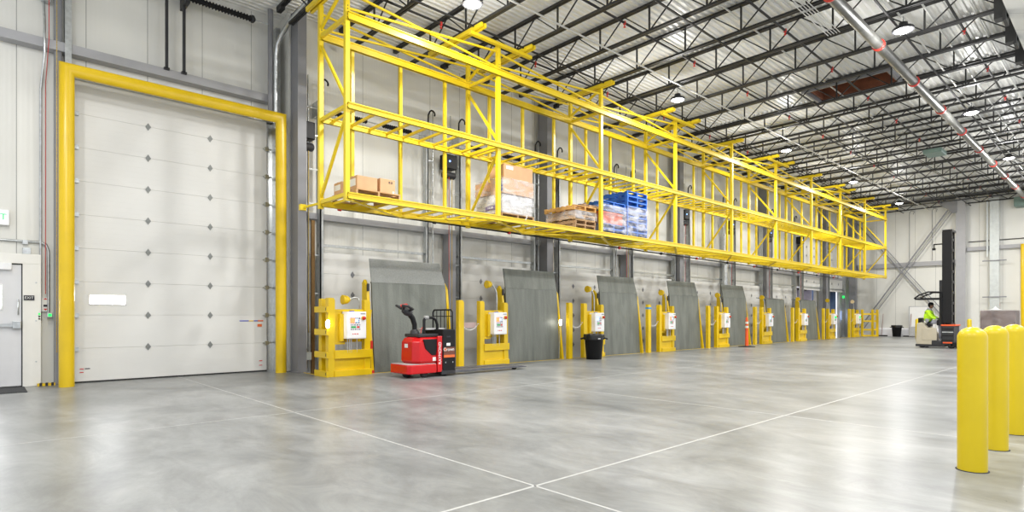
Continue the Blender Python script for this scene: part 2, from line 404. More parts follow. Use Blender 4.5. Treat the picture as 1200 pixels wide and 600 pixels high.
# bulkhead at the right (cooler box side) where the joists meet it
struct('wall_bulkhead', MB().box(9.0, 19.0, 1.3, 1.84, 7.55, 8.31), wallm)
for X in (JX0 + 5 * JS, JX0 + 6 * JS, JX0 + 7 * JS):
    tag(obj('joist_bracket', MB().box(X - 0.12, X + 0.12, 1.845, 2.05, 7.45, 8.2).box(X - 0.2, X + 0.2, 1.845, 1.90, 7.35, 8.25), joistm),
        'dark steel bracket carrying a joist at the white upper wall', 'bracket', 'joist brackets on the white upper wall')

# columns -------------------------------------------------------------
def hcol(x0, y0, w, d, z0, z1, m, label):
    r = thing('steel_column', label, 'column', (x0 + w / 2, y0 + d / 2, z0))
    obj('flange', MB().box(x0, x0 + w, y0, y0 + 0.03, z0, z1), m, r)
    obj('flange', MB().box(x0, x0 + w, y0 + d - 0.03, y0 + d, z0, z1), m, r)
    obj('web', MB().box(x0 + 0.015, x0 + 0.045, y0 + 0.03, y0 + d - 0.03, z0, z1), m, r)
    obj('base_plate', MB().box(x0 - 0.03, x0 + w + 0.03, y0 - 0.03, y0 + d + 0.02, z0, z0 + 0.025), m, r)
    return r
cl = ['grey steel column between the big door frame and the first dock, full height', 'grey steel column between the second and third dock doors',
      'grey steel column between the fourth and fifth dock doors', 'grey steel column between the sixth and seventh dock doors', 'grey steel column between the two open dock doors']
for i, X in enumerate((5.30, 13.4, 21.3, 29.5, 37.78)):
    hcol(X, 12.85, 0.20 if i == 0 else 0.28, 0.42, 0.0 if i == 0 else -0.55, 8.25, colgrey, cl[i])
tag(obj('steel_column', MB().box(9.62, 9.86, 13.0, 13.3, -0.55, 3.57), colgrey), 'short dark steel post between the first two dock doors, under the grey girt', 'column')
tag(obj('steel_column', MB().box(17.84, 18.08, 13.0, 13.3, -0.55, 3.57), colgrey), 'short dark steel post between the third and fourth dock doors', 'column')
# end wall column and girts
def ey(y): return y * 1.047
def ez(z): return 1.3 + (z - 1.3) * 1.047
hc = thing('steel_column', 'light grey steel column on the end wall behind the reach truck', 'column', (XE - 0.25, ey(6.7), 0))
obj('flange', MB().box(XE - 0.45, XE - 0.42, ey(6.47), ey(6.89), 0, 8.2), girtm, hc)
obj('web', MB().box(XE - 0.42, XE, ey(6.62), ey(6.74), 0, 8.2), girtm, hc)
obj('gusset', MB().prism([(XE - 0.47, 7.15, 7.95), (XE - 0.47, 8.1, 7.95), (XE - 0.47, 7.35, 7.25), (XE - 0.47, 7.15, 7.25)], (0.03, 0, 0)), colgrey, hc)
hcol2 = thing('steel_column', 'dark grey steel column in the far corner of the dock wall', 'column', (41.95, 12.6, 0))
obj('shaft', MB().box(41.8, 42.15, 12.45, 12.85, -0.5, 8.25), colgrey, hcol2)

def girt(label, x0, x1, y, z0, z1, d=0.2):
    r = thing('steel_girt', label, 'girt', ((x0 + x1) / 2, y, z0))
    obj('web', MB().box(x0, x1, y - 0.02, y, z0, z1), girtm, r)
    obj('lower_flange', MB().box(x0, x1, y, y + d, z0, z0 + 0.015), girtm, r)
    obj('upper_flange', MB().box(x0, x1, y, y + d, z1 - 0.015, z1), girtm, r)
    return r
girt('grey horizontal steel girt above the big yellow framed door', XL, 5.0, 13.68, 6.24, 6.41, 0.21)
girt('grey horizontal steel girt over all the dock doors, below the yellow rack', 5.55, 41.7, 13.18, 3.57, 3.71, 0.21)
for (y0, y1, z0, z1, lab) in ((7.25, 12.4, ez(4.15), ez(4.4), 'grey steel girt on the end wall behind the crossed braces'), (YR, 6.75, ez(4.85), ez(5.05), 'grey steel girt on the end wall beyond the reach truck mast')):
    r = thing('steel_girt', lab, 'girt', (XE - 0.1, (y0 + y1) / 2, z0))
    obj('web', MB().box(XE - 0.22, XE - 0.20, y0, y1, z0, z1), girtm, r)
    obj('lower_flange', MB().box(XE - 0.2, XE, y0, y1, z0, z0 + 0.02), girtm, r)
    obj('upper_flange', MB().box(XE - 0.2, XE, y0, y1, z1 - 0.02, z1), girtm, r)
tag(obj('conduit', MB().tube([(XE - 0.08, YR, ez(5.35)), (XE - 0.08, 6.7, ez(5.35))], 0.022, 8), darkgrey), 'thin dark conduit along the end wall above the grey girt', 'conduit')
# crossed braces
tag(obj('wall_brace', MB().bar((XE - 0.36, ey(7.0), 7.9), (XE - 0.36, ey(11.9), 0.15), 0.07).bar((XE - 0.36, ey(6.85), 7.7), (XE - 0.36, ey(11.65), 0.15), 0.04), colgrey),
    'grey double steel brace rising from the yellow ladder guard to the column top', 'brace')
tag(obj('wall_brace', MB().bar((XE - 0.28, ey(12.3), 7.9), (XE - 0.28, ey(7.0), 0.5), 0.07).bar((XE - 0.28, ey(12.05), 7.9), (XE - 0.28, ey(6.95), 0.8), 0.04), colgrey),
    'grey double steel brace falling from the roof corner towards the reach truck', 'brace')

# ------------------------------------------------------------------ big door
bd = thing('door_1', None, None, (3.15, 13.8, 0)); bd['kind'] = 'structure'
BX0, BX1 = 1.36, 4.95
for i in range(9):
    z0 = 0.02 + i * 0.644
    m = MB(); m.box(BX0, BX1, 13.80, 13.86, z0, z0 + 0.641)
    for g in range(1, 6): m.box(BX0, BX1, 13.7985, 13.80, z0 + g * 0.106 - 0.0015, z0 + g * 0.106 + 0.0015)
    obj('door_section', m, doorw, bd, 0.004)
def diamond(mb, x, y, z, s=1.0):
    mb.prism([(x, y, z + 0.065 * s), (x - 0.035 * s, y, z + 0.012 * s), (x - 0.035 * s, y, z - 0.012 * s), (x, y, z - 0.065 * s), (x + 0.035 * s, y, z - 0.012 * s), (x + 0.035 * s, y, z + 0.012 * s)], (0, -0.012, 0))
    mb.box(x - 0.04 * s, x + 0.04 * s, y - 0.018, y - 0.01, z - 0.012, z + 0.012)
for i in range(1, 9):
    for x in (2.57, 3.74):
        m = MB(); diamond(m, x, 13.796, i * 0.644 + 0.015, 1.15); obj('hinge', m, mat('hinge_grey', (0.22, 0.23, 0.22), 0.45, 0.3), bd)
    m = MB(); m.box(4.86, 5.06, 13.76, 13.80, i * 0.644, i * 0.644 + 0.03); m.box(4.90, 4.98, 13.74, 13.80, i * 0.644 - 0.03, i * 0.644 + 0.06)
    obj('roller_bracket', m, galv, bd)
    m = MB().box(BX0 - 0.02, BX0 + 0.06, 13.74, 13.80, i * 0.644 - 0.03, i * 0.644 + 0.05); obj('roller_bracket', m, galv, bd)
wf = MB(); wf.box(1.58, 2.19, 13.785, 13.80, 1.50, 1.71)
o = obj('vision_frame', wf, white_trim, bd, 0.01)
obj('pane', MB().box(1.60, 2.17, 13.78, 13.786, 1.525, 1.685), winsun, o, 0.02)
st = MB().box(4.35, 4.85, 13.793, 13.797, 1.165, 1.185); obj('sticker', st, inkb, bd)
obj('sticker', MB().box(4.55, 4.66, 13.790, 13.794, 1.165, 1.185), inky, bd)
obj('sticker', MB().box(4.75, 4.87, 13.790, 13.794, 1.160, 1.190), orangelab, bd)
obj('sticker', MB().box(4.74, 4.84, 13.790, 13.794, 1.04, 1.10), orangelab, bd)
obj('sticker', MB().box(1.44, 1.50, 13.790, 13.794, 0.26, 0.275).box(1.44, 1.50, 13.790, 13.794, 0.195, 0.21), inkr, bd)
obj('sticker', MB().box(1.52, 1.60, 13.790, 13.794, 0.26, 0.28), mat('ink_grey', (0.15, 0.15, 0.16), 0.6, var=0), bd)
obj('sticker', MB().box(4.78, 4.85, 13.790, 13.794, 0.24, 0.26).box(4.78, 4.85, 13.790, 13.794, 0.14, 0.155), inkr, bd)
obj('top_seal', MB().box(BX0 - 0.03, BX1 + 0.15, 13.74, 13.80, 5.81, 5.84).box(BX0 - 0.03, BX1 + 0.15, 13.76, 13.87, 5.84, 5.90), galv, bd)
obj('bottom_seal', MB().box(BX0, BX1, 13.79, 13.87, 0.0, 0.03), rubber, bd)
# vertical-lift tracks
tr = MB(); tr.box(5.10, 5.13, 13.62, 13.88, 0, 8.0); tr.box(5.13, 5.20, 13.62, 13.64, 0, 8.0); 
obj('track', tr, galv, bd)
obj('jamb_sheet', MB().box(4.955, 5.10, 13.865, 13.88, 0, 5.9), mat('bright_sheet', (0.75, 0.75, 0.74), 0.10, 1.0, var=0.03), bd)
tl = MB(); tl.box(1.20, 1.23, 13.62, 13.88, 0, 8.0); tl.box(1.23, 1.30, 13.62, 13.64, 5.9, 8.0); tl.box(1.23, 1.34, 13.865, 13.88, 0, 5.9)
obj('track', tl, galv, bd)
# the yellow goal-post frame
PX0, PX1, PZ, PYf = 1.19, 5.07, 5.78, 13.24
fr = thing('door_guard_frame', 'tall yellow pipe frame standing around the big white sectional door', 'door frame guard', (3.13, PYf, 0))
obj('pipe_frame', MB().tube([(PX0, PYf, 0.0), (PX0, PYf, PZ), (PX1, PYf, PZ), (PX1, PYf, 0)], 0.118, 28), yellow, fr)
obj('anchor_plate', MB().box(PX0 - 0.02, PX0 + 0.14, PYf + 0.1, PYf + 0.3, 0, 0.012), galv, fr)
obj('anchor_plate', MB().box(PX1 - 0.02, PX1 + 0.14, PYf + 0.1, PYf + 0.3, 0, 0.012), galv, fr)
# dark jamb column left of the frame
tag(obj('steel_post', MB().box(1.05, 1.16, 13.72, 13.86, 0, 8.2), colgrey), 'dark grey steel jamb post behind the nearer leg of the yellow door frame', 'post')
tag(obj('vertical_pipe', MB().tube([(4.93, 13.5, 5.95), (4.93, 13.5, 8.3)], 0.06, 14), colgrey), 'dark vertical pipe above the far corner of the yellow frame', 'pipe')
tag(obj('bent_pipe', MB().tube([(5.02, 13.42, 5.6), (5.02, 13.42, 7.25), (5.03, 13.34, 7.48), (5.06, 13.16, 7.66), (5.10, 12.85, 7.83), (5.20, 12.3, 8.02), (5.32, 11.85, 8.2)], 0.05, 14), galv),
    'shiny steel pipe bending up and over from the big door head to the roof', 'pipe')
# torsion spring over big door
sp = thing('torsion_spring', 'black coiled door spring on a thin shaft high above the big door', 'door spring', (3.9, 13.5, 7.9))
s = MB(); s.tube([(3.25, 13.5, 7.95), (4.5, 13.5, 7.95)], 0.05, 14)
for i in range(20):
    x = 3.27 + i * 0.0635; s.lathe([(0.05, -0.016), (0.072, -0.008), (0.072, 0.008), (0.05, 0.016)], (x, 13.5, 7.95), 16, 'x')
obj('coil', s, black, sp)
obj('winding_cone', MB().lathe([(0.03, 0), (0.085, 0.01), (0.085, 0.05), (0.04, 0.09)], (4.5, 13.5, 7.95), 16, 'x'), darkgrey, sp)
obj('shaft', MB().tube([(2.9, 13.5, 7.95), (5.0, 13.5, 7.95)], 0.012, 8), galv, sp)
obj('bearing_bracket', MB().box(3.17, 3.25, 13.4, 13.88, 7.8, 8.05), darkgrey, sp)
for x, lab in ((2.87, 'dark vertical strut above the big door, nearer to the door centre'), (3.19, 'dark vertical strut under the end of the coiled door spring')):
    tag(obj('support_strut', MB().box(x - 0.025, x + 0.025, 13.60, 13.66, 6.40, 8.28).box(x - 0.05, x + 0.05, 13.60, 13.70, 6.38, 6.42), darkgrey), lab, 'strut')

# ------------------------------------------------------------------ left side: person door etc.
pd = thing('door_2', None, None, (0.15, 13.8, 0)); pd['kind'] = 'structure'
obj('door_leaf', MB().box(-0.36, 0.585, 13.80, 13.85, 0.02, 2.22), mat('door_leaf_white', (0.72, 0.72, 0.73), 0.4, var=0.02), pd, 0.004)
fm = MB(); fm.box(0.60, 0.86, 13.76, 13.9, 0, 2.24); fm.box(-0.66, -0.40, 13.76, 13.9, 0, 2.24); fm.box(-0.66, 0.86, 13.76, 13.9, 2.24, 2.42)
obj('door_frame', fm, mat('door_frame_white', (0.83, 0.82, 0.77), 0.4, var=0.02), pd, 0.006)
bt = MB()
for z in (0.45, 1.2, 1.9): bt.lathe([(0.014, 0), (0.014, 0.012)], (0.79, 13.75, z), 10, 'y')
obj('bolt', bt, galv, pd)
pb = obj('panic_bar', MB().box(-0.3, 0.50, 13.72, 13.75, 1.10, 1.15).box(-0.3, -0.2, 13.72, 13.80, 1.09, 1.16), galv, pd)
obj('latch_case', MB().box(0.46, 0.58, 13.71, 13.80, 1.06, 1.20), galv, pb, 0.01)
obj('pull_handle', MB().tube([(0.54, 13.80, 1.32), (0.54, 13.75, 1.34), (0.54, 13.75, 1.56), (0.54, 13.80, 1.58)], 0.012, 8), galv, pd)
vw = obj('vision_frame', MB().box(0.02, 0.33, 13.785, 13.80, 1.40, 1.86), white_trim, pd)
obj('pane', MB().box(0.05, 0.30, 13.78, 13.786, 1.44, 1.82), winsun, vw)
obj('closer', MB().box(0.05, 0.45, 13.70, 13.80, 2.12, 2.24), plastic_w, pd, 0.01)
obj('door_gap', MB().box(0.585, 0.60, 13.79, 13.85, 0, 2.24).box(-0.40, 0.6, 13.79, 13.85, 2.22, 2.24), rubber, pd)
jb = thing('junction_box', 'small grey steel junction box with conduit above the person door', 'electrical box', (0.72, 13.85, 2.6))
obj('box', MB().box(0.60, 0.72, 13.79, 13.9, 2.42, 2.54).box(0.60, 0.68, 13.82, 13.9, 2.60, 2.68), galv, jb, 0.006)
obj('conduit_run', MB().tube([(-0.4, 13.86, 2.66), (0.86, 13.86, 2.66), (0.94, 13.86, 2.62), (0.975, 13.86, 2.5), (0.975, 13.86, 1.36)], 0.022, 8), galv, jb)
tag(obj('conduit', MB().tube([(0.90, 13.86, 8.2), (0.90, 13.84, 7.2), (0.90, 13.60, 6.7), (0.90, 13.60, 6.1), (0.86, 13.84, 5.5), (0.86, 13.86, 1.36)], 0.02, 8), galv),
    'long steel conduit stepping over the grey girt down to the door buttons', 'conduit')
tag(obj('junction_box', MB().box(0.86, 1.0, 13.72, 13.85, 7.13, 7.3).box(0.7, 0.86, 13.8, 13.83, 7.24, 7.26), galv), 'grey junction box high on the wall at the top of the conduit', 'electrical box')
tag(obj('red_cable', MB().tube([(0.965, 13.62, 8.2), (0.965, 13.60, 6.4), (0.93, 13.83, 5.6), (0.93, 13.84, 1.7)], 0.006, 6), redp), 'thin red cable hanging down the white wall by the conduit', 'cable')
ch = MB()
z = 0.62
while z < 8.2:
    ch.box(1.064 - 0.008, 1.064 + 0.008, 13.44, 13.447, z, z + 0.034); ch.box(1.064 - 0.004, 1.064 + 0.004, 13.436, 13.452, z + 0.026, z + 0.06); z += 0.052
tag(obj('hoist_chain', ch, brass), 'brass coloured pull chain hanging beside the yellow door frame', 'chain')
pb1 = thing('push_button_station', 'black push button box with green and red buttons left of the yellow frame', 'push button', (0.835, 13.83, 1.28))
obj('housing', MB().box(0.80, 0.87, 13.78, 13.86, 1.20, 1.37), black, pb1, 0.006)
obj('button', MB().lathe([(0.017, 0), (0.017, 0.02)], (0.835, 13.76, 1.325), 10, 'y'), led_green, pb1)
obj('button', MB().lathe([(0.017, 0), (0.017, 0.02)], (0.835, 13.76, 1.28), 10, 'y'), inkg, pb1)
obj('button', MB().lathe([(0.017, 0), (0.017, 0.02)], (0.835, 13.76, 1.235), 10, 'y'), inkr, pb1)
pb2 = thing('push_button_station', 'grey box with one lit green button left of the yellow frame', 'push button', (0.985, 13.83, 1.30))
obj('housing', MB().box(0.945, 1.03, 13.78, 13.86, 1.26, 1.35), galv, pb2, 0.006)
obj('button', MB().box(0.965, 1.015, 13.765, 13.78, 1.28, 1.33), led_green, pb2)
sg = thing('instruction_sign', 'small white sign with red arrows above the door buttons', 'sign', (0.925, 13.89, 1.5))
obj('panel', MB().box(0.86, 0.995, 13.86, 13.88, 1.37, 1.63), paper, sg)
obj('arrow', MB().prism([(0.90, 13.858, 1.595), (0.93, 13.858, 1.625), (0.96, 13.858, 1.595)], (0, -0.003, 0)), inkr, sg)
obj('arrow', MB().prism([(0.90, 13.858, 1.425), (0.93, 13.858, 1.39), (0.96, 13.858, 1.425)], (0, -0.003, 0)), inkr, sg)
obj('print', MB().box(0.90, 0.96, 13.855, 13.858, 1.46, 1.50), inkd, sg)
ex = thing('exit_plaque', 'small black plaque reading EXIT on the white door frame', 'sign', (0.70, 13.75, 1.62))
obj('panel', MB().box(0.615, 0.765, 13.745, 13.758, 1.575, 1.665), inkd, ex)
text('lettering', 'EXIT', 0.062, (0.69, 13.743, 1.62), FACE_FRONT, paper, ex)
xs = thing('exit_sign', 'lit green EXIT sign on the wall above the person door', 'exit sign', (0.25, 13.85, 3.05))
obj('housing', MB().box(0.02, 0.42, 13.80, 13.9, 2.92, 3.20), plastic_w, xs, 0.008)
obj('face_panel', MB().box(0.04, 0.40, 13.795, 13.80, 2.94, 3.18), exit_m, xs)
text('lettering', 'EXIT', 0.16, (0.22, 13.79, 3.06), FACE_FRONT, led_green, xs)
tag(obj('door_mat', MB().box(-0.6, 0.62, 12.75, 13.72, 0.0, 0.012), matm, bevel=0.004), 'dark grey floor mat in front of the person door', 'mat')
hz = thing('hazard_strip', 'yellow and black striped strip on the floor by the conduit', 'hazard strip', (0.93, 13.8, 0))
obj('base', MB().box(0.80, 1.06, 13.66, 13.74, 0.0, 0.05), yellow, hz)
for i in range(3):
    x = 0.83 + i * 0.085
    obj('stripe', MB().prism([(x, 13.658, 0.052), (x + 0.04, 13.658, 0.052), (x + 0.055, 13.742, 0.052), (x + 0.015, 13.742, 0.052)], (0, 0, 0.002)).prism([(x, 13.658, 0.002), (x + 0.04, 13.658, 0.002), (x + 0.04, 13.658, 0.052), (x, 13.658, 0.052)], (0, -0.002, 0)), inkd, hz)

# ------------------------------------------------------------------ dock doors
def dock_door(k):
    x0 = D0 + DP * k; x1 = x0 + DW - (0.12 if k == 8 else 0); lift = {7: 3.0, 8: 3.0}.get(k, 0.0)
    r = thing('door_%d' % (3 + k), None, None, ((x0 + x1) / 2, 13.2, 0)); r['kind'] = 'structure'
    zt = 2.95
    for i in range(6):
        z0 = -0.2 + i * 0.5 + lift
        m = MB(); m.box(x0 + 0.02, x1 - 0.02, 13.18, 13.22, max(z0, -0.2), z0 + 0.497)
        for g in (0.16, 0.33): m.box(x0 + 0.02, x1 - 0.02, 13.178, 13.18, z0 + g - 0.002, z0 + g + 0.002)
        obj('door_section', m, doorw, r)
        if i:
            for x in (x0 + 0.85, x0 + 2.0):
                m = MB(); diamond(m, x, 13.176, z0, 1.25); obj('hinge', m, colgrey, r)
    tk = obj('track', MB().box(x0 - 0.05, x0 - 0.02, 13.02, 13.24, -0.2, 6.3).box(x0 - 0.05, x0 + 0.03, 13.02, 13.04, -0.2, 6.3), trackm, r)
    tk2 = obj('track', MB().box(x1 + 0.02, x1 + 0.05, 13.02, 13.24, -0.2, 6.3).box(x1 - 0.03, x1 + 0.05, 13.02, 13.04, -0.2, 6.3), trackm, r)
    m = MB()
    for xx in (x0 - 0.30, x1 + 0.26):
        m.tube([(xx, 13.12, 0.0), (xx, 13.12, 6.9)], 0.018, 8)
        for z in (0.9, 1.8, 2.7, 3.9, 4.7, 5.5): m.box(min(xx, x0 - 0.05 if xx < x0 else x1 + 0.05), max(xx, x0 - 0.05 if xx < x0 else x1 + 0.05), 13.10, 13.12, z, z + 0.03)
    obj('track_brace', m, galv, r)
    obj('head_rail', MB().box(x0 - 0.05, x1 + 0.05, 13.10, 13.17, 2.93 if lift < 2 else 2.95, 2.99), galv, r)
    sh = obj('shaft', MB().tube([(x0 - 0.35, 13.1, 6.15), (x1 + 0.25, 13.1, 6.15)], 0.014, 8), galv, r)
    for a in (x0 + 0.35, x0 + 1.65):
        s = MB(); s.tube([(a, 13.1, 6.15), (a + 0.85, 13.1, 6.15)], 0.045, 12)
        for i in range(14): s.lathe([(0.045, -0.015), (0.062, -0.007), (0.062, 0.007), (0.045, 0.015)], (a + 0.03 + i * 0.061, 13.1, 6.15), 12, 'x')
        obj('spring', s, black, sh)
    obj('bearing_plate', MB().box(x0 - 0.08, x0 + 0.02, 13.0, 13.39, 6.0, 6.35), galv, r)
    obj('bearing_plate', MB().box(x1 - 0.02, x1 + 0.08, 13.0, 13.39, 6.0, 6.35), galv, r)
    for xx, sgn in ((x0 - 0.02, 1), (x1 + 0.1, 1)):
        pts = [(xx, 13.12, 6.35), (xx, 13.10, 6.75)] + [(xx + 0.09 * (1 - math.cos(a)) , 13.05, 6.78 + 0.09 * math.sin(a)) for a in (0.6, 1.2, 1.8, 2.4, 3.0, 3.6)]
        obj('cable_hook', MB().tube(pts, 0.022, 8), black, r)
    op = obj('operator_box', MB().box(x0 - 0.62, x0 - 0.22, 12.9, 13.2, 5.35, 5.75), black, r, 0.02)
    obj('motor', MB().lathe([(0.1, -0.2), (0.1, 0.16), (0.06, 0.2)], (x0 - 0.4, 13.05, 5.2), 16, 'x'), darkgrey, op)
    obj('status_light', MB().lathe([(0.0, -0.03), (0.025, -0.02), (0.025, 0.0)], (x0 - 0.5, 12.89, 5.55), 10, 'y'), led_blue, op)
    if k in (0, 1, 2, 3): obj('pull_chain', MB().tube([(x0 - 0.34, 13.0, 5.1), (x0 - 0.34, 13.0, 0.9)], 0.012, 6), brass, op)
    obj('red_cord', MB().tube([(x0 - 0.46, 12.98, 5.2), (x0 - 0.44, 13.0, 2.0)], 0.007, 6), redp, op)
    return r
for k in range(9): dock_door(k)
dt = MB().box(4.86, 5.02, 12.6, 12.75, 0, 0.001)
cj = thing('cable_box', 'small grey box with thin legs on the floor edge beside the first dock', 'electrical box', (5.55, 12.9, 0))
obj('box', MB().box(5.50, 5.62, 12.85, 12.95, 0.28, 0.46), mat('box_grey', (0.4, 0.42, 0.4), 0.5), cj, 0.01)
obj('leg', MB().box(5.52, 5.535, 12.89, 12.91, -0.55, 0.28).box(5.585, 5.60, 12.89, 12.91, -0.55, 0.28), galv, cj)
tag(obj('pull_chain_dark', MB().box(5.66, 5.74, 12.95, 13.0, -0.5, 3.5), mat('dark_brass', (0.16, 0.09, 0.03), 0.45, 0.6, var=0.5, scale=60)),
    'dark brown chain guard running down beside the first dock door', 'chain guard')

# trailers outside the two open doors
for k, col in ((7, 0), (8, 1)):
    x0 = D0 + DP * k + 0.15; x1 = x0 + DW - 0.3
    r = thing('truck_trailer', ['white lined truck trailer seen over the last upright leveler plate', 'dark blue truck trailer interior seen through the dark open dock door'][col], 'truck trailer', ((x0 + x1) / 2, 15, 0))
    wm = [mat('trailer_white', (0.75, 0.72, 0.85), 0.4), mat('trailer_blue', (0.16, 0.24, 0.42), 0.4)][col]
    y0, y1 = 13.6, 20.0
    obj('floor', MB().box(x0, x1, y0, y1, -0.1, 0.0), mat('trailer_floor', (0.12, 0.08, 0.05), 0.6, var=0.2), r)
    obj('side_wall', MB().box(x0 - 0.05, x0, y0, y1, -0.1, 2.9), wm, r)
    obj('side_wall', MB().box(x1, x1 + 0.05, y0, y1, -0.1, 2.9), wm, r)
    obj('front_wall', MB().box(x0 - 0.05, x1 + 0.05, y1, y1 + 0.05, -0.1, 2.9), wm, r)
    rf = MB().box(x0 - 0.05, x1 + 0.05, y0, y1, 2.9, 2.95); obj('roof', rf, wm, r)
    rb = MB(); y = y0 + 0.3
    while y < y1: rb.box(x0, x1, y, y + 0.06, 2.82, 2.9); y += 0.6
    obj('roof_bow', rb, darkgrey, r)
    if col == 0:
        obj('added_glow_panel', MB().box(x0 + 0.2, x1 - 0.1, y1 - 0.06, y1 - 0.02, 0.8, 2.7), fillglow, r)  # glowing panel added to brighten the trailer interior
    if col == 1:
        obj('cargo_door', MB().box(x1 - 1.3, x1 - 0.5, 14.0, 14.05, 0, 2.8), mat('trailer_pale', (0.25, 0.38, 0.55), 0.4), r)

# ------------------------------------------------------------------ dock guards (yellow) with control boxes
G0 = 5.39
def text_lines(mb, x0, x1, y, z0, z1, n):
    for i in range(n):
        z = z0 + (z1 - z0) * (i + 0.5) / n; h = (z1 - z0) / n * 0.32
        xx = x0
        while xx < x1 - 0.02:
            w = random.uniform(0.02, 0.05); mb.box(xx, min(xx + w, x1), y - 0.001, y, z - h, z + h); xx += w + 0.018
def dock_guard(k):
    g = G0 + DP * k; y = 11.50
    extra = ['and a railed side, nearest the big door', 'directly right of the red pallet truck', 'behind the black bin', 'right of the third leveler plate',
             'with a grey column of pipes behind its lamp', 'right of the orange delineator post', 'in front of the open dock door with white trailer', 'in front of the dark open dock door', 'beside the yellow ladder shaped guard'][k]
    r = thing('dock_guard', 'yellow dock guard with control box ' + extra, 'dock guard', (g, y, 0), 'yellow guards along the dock wall')
    def post(x0, x1, ya, yb, zt):
        return MB().prism([(x0, ya, 0), (x1, ya, 0), (x1, ya, zt - 0.05), (x1 - 0.03, ya, zt), (x0, ya, zt)], (0, yb - ya, 0))
    obj('post', post(g, g + 0.15, y, y + 0.14, 1.67), yellow, r, 0.006)
    obj('post', post(g + 0.84, g + 0.98, y + 0.01, y + 0.15, 1.64), yellow, r, 0.006)
    bp = MB(); yy = y + 0.16
    bp.prism([(g + 0.15, yy, 0.72), (g + 0.92, yy, 0.72), (g + 1.02, yy, 0.80), (g + 1.10, yy, 1.43), (g + 0.15, yy, 1.43)], (0, 0.02, 0))
    obj('back_plate', bp, yellow, r)
    inn = MB(); inn.box(g + 0.17, g + 0.33, y + 0.06, y + 0.155, 0.70, 1.38); inn.box(g + 0.14, g + 0.98, y + 0.05, y + 0.14, 1.38, 1.43)
    inn.box(g + 0.14, g + 0.40, y + 0.05, y + 0.14, 0.68, 0.73)
    obj('channel', inn, yellow, r, 0.006)
    lo = MB(); lo.box(g + 0.15, g + 0.98, y + 0.04, y + 0.07, 0.0, 0.56)
    lo.box(g + 0.13, g + 1.0, y - 0.03, y + 0.04, 0.38, 0.56); lo.box(g + 0.13, g + 1.0, y - 0.03, y + 0.04, 0.0, 0.13)
    obj('kick_panel', lo, yellow, r, 0.006)
    obj('mounting_bar', MB().box(g + 0.26, g + 0.34, y - 0.01, y + 0.16, 0.75, 1.33).box(g + 0.26, g + 0.9, y + 0.1, y + 0.16, 0.9, 0.95).box(g + 0.26, g + 0.9, y + 0.1, y + 0.16, 1.2, 1.25), yellow, r)
    # control box
    bx = g + 0.34
    cbx = obj('control_box', MB().box(bx, bx + 0.45, y - 0.16, y + 0.08, 0.80, 1.38), plastic_w, r, 0.015)
    yf = y - 0.162
    obj('door_panel', MB().box(bx + 0.02, bx + 0.43, yf - 0.004, yf + 0.01, 0.82, 1.36), plastic_w, cbx, 0.004)
    lab = MB(); text_lines(lab, bx + 0.08, bx + 0.30, yf - 0.006, 0.98, 1.26, 6); obj('legend_print', lab, mat('ink_mid', (0.2, 0.2, 0.24), 0.6, var=0), cbx)
    st = MB(); text_lines(st, bx + 0.12, bx + 0.26, yf - 0.007, 0.89, 0.92, 1); obj('legend_print', st, inkr, cbx)
    green = k >= 7
    obj('indicator', MB().box(bx + 0.07, bx + 0.17, yf - 0.012, yf - 0.004, 1.14, 1.24), led_green if green else (led_red if k in (0, 1, 3) else (led_blue if k in (2, 5, 6) else paper)), cbx)
    if k in (0, 1, 3): obj('indicator', MB().box(bx + 0.19, bx + 0.25, yf - 0.012, yf - 0.004, 1.16, 1.22), led_blue, cbx)
    if green:
        obj('indicator', MB().lathe([(0, -0.06), (0.06, -0.03), (0.06, 0.0)], (bx + 0.2, yf - 0.01, 1.2), 14, 'y'), led_green, cbx)
    sb = MB(); sb.box(bx + 0.10, bx + 0.20, yf - 0.008, yf - 0.006, 1.03, 1.07); obj('sticker', sb, inkg, cbx)
    obj('sticker', MB().box(bx + 0.22, bx + 0.28, yf - 0.008, yf - 0.006, 1.03, 1.07), inkr, cbx)
    obj('switch_collar', MB().lathe([(0.045, 0), (0.045, 0.012)], (bx + 0.37, yf - 0.014, 1.24), 16, 'y'), inky, cbx)
    obj('emergency_stop', MB().lathe([(0, -0.06), (0.038, -0.05), (0.038, -0.02), (0.02, -0.014), (0.02, 0)], (bx + 0.37, yf - 0.012, 1.24), 16, 'y'), redp, cbx)
    obj('label_strip', MB().box(bx + 0.31, bx + 0.42, yf - 0.008, yf - 0.004, 1.325, 1.34), inkd, cbx)
    obj('top_gland', MB().box(bx + 0.13, bx + 0.21, y - 0.08, y, 1.38, 1.40), inkb, cbx)
    cd = MB()
    for dx in (0.08, 0.13, 0.17, 0.30): cd.tube([(bx + dx, y - 0.02, 0.80), (bx + dx, y - 0.02, 0.5)], 0.011, 8)
    obj('conduit', cd, galv, cbx)
    obj('side_lug', MB().lathe([(0.02, 0), (0.035, 0.02), (0.02, 0.05)], (bx + 0.45, y - 0.03, 1.09), 10, 'x'), galv, cbx)
    if k == 0:
        obj('post', post(g + 0.02, g + 0.16, 11.88, 12.02, 1.66), yellow, r, 0.006)
        for z in (1.36, 0.88, 0.40, 0.0):
            obj('side_rail', MB().box(g - 0.05, g - 0.005, y - 0.03, 12.08, z, z + 0.13), yellow, r, 0.004)
            obj('bolt_head', MB().box(g - 0.053, g - 0.05, y + 0.01, y + 0.03, z + 0.04, z + 0.10), inkd, r)
    # dock light on a gooseneck
    lab2 = 'yellow gooseneck dock lamp, guard ' + extra.split(', with')[0].split(', lamp')[0]
    L = thing('dock_light', lab2, 'dock lamp', (g + 0.8, y + 0.25, 1.4), 'yellow lamps on goosenecks')
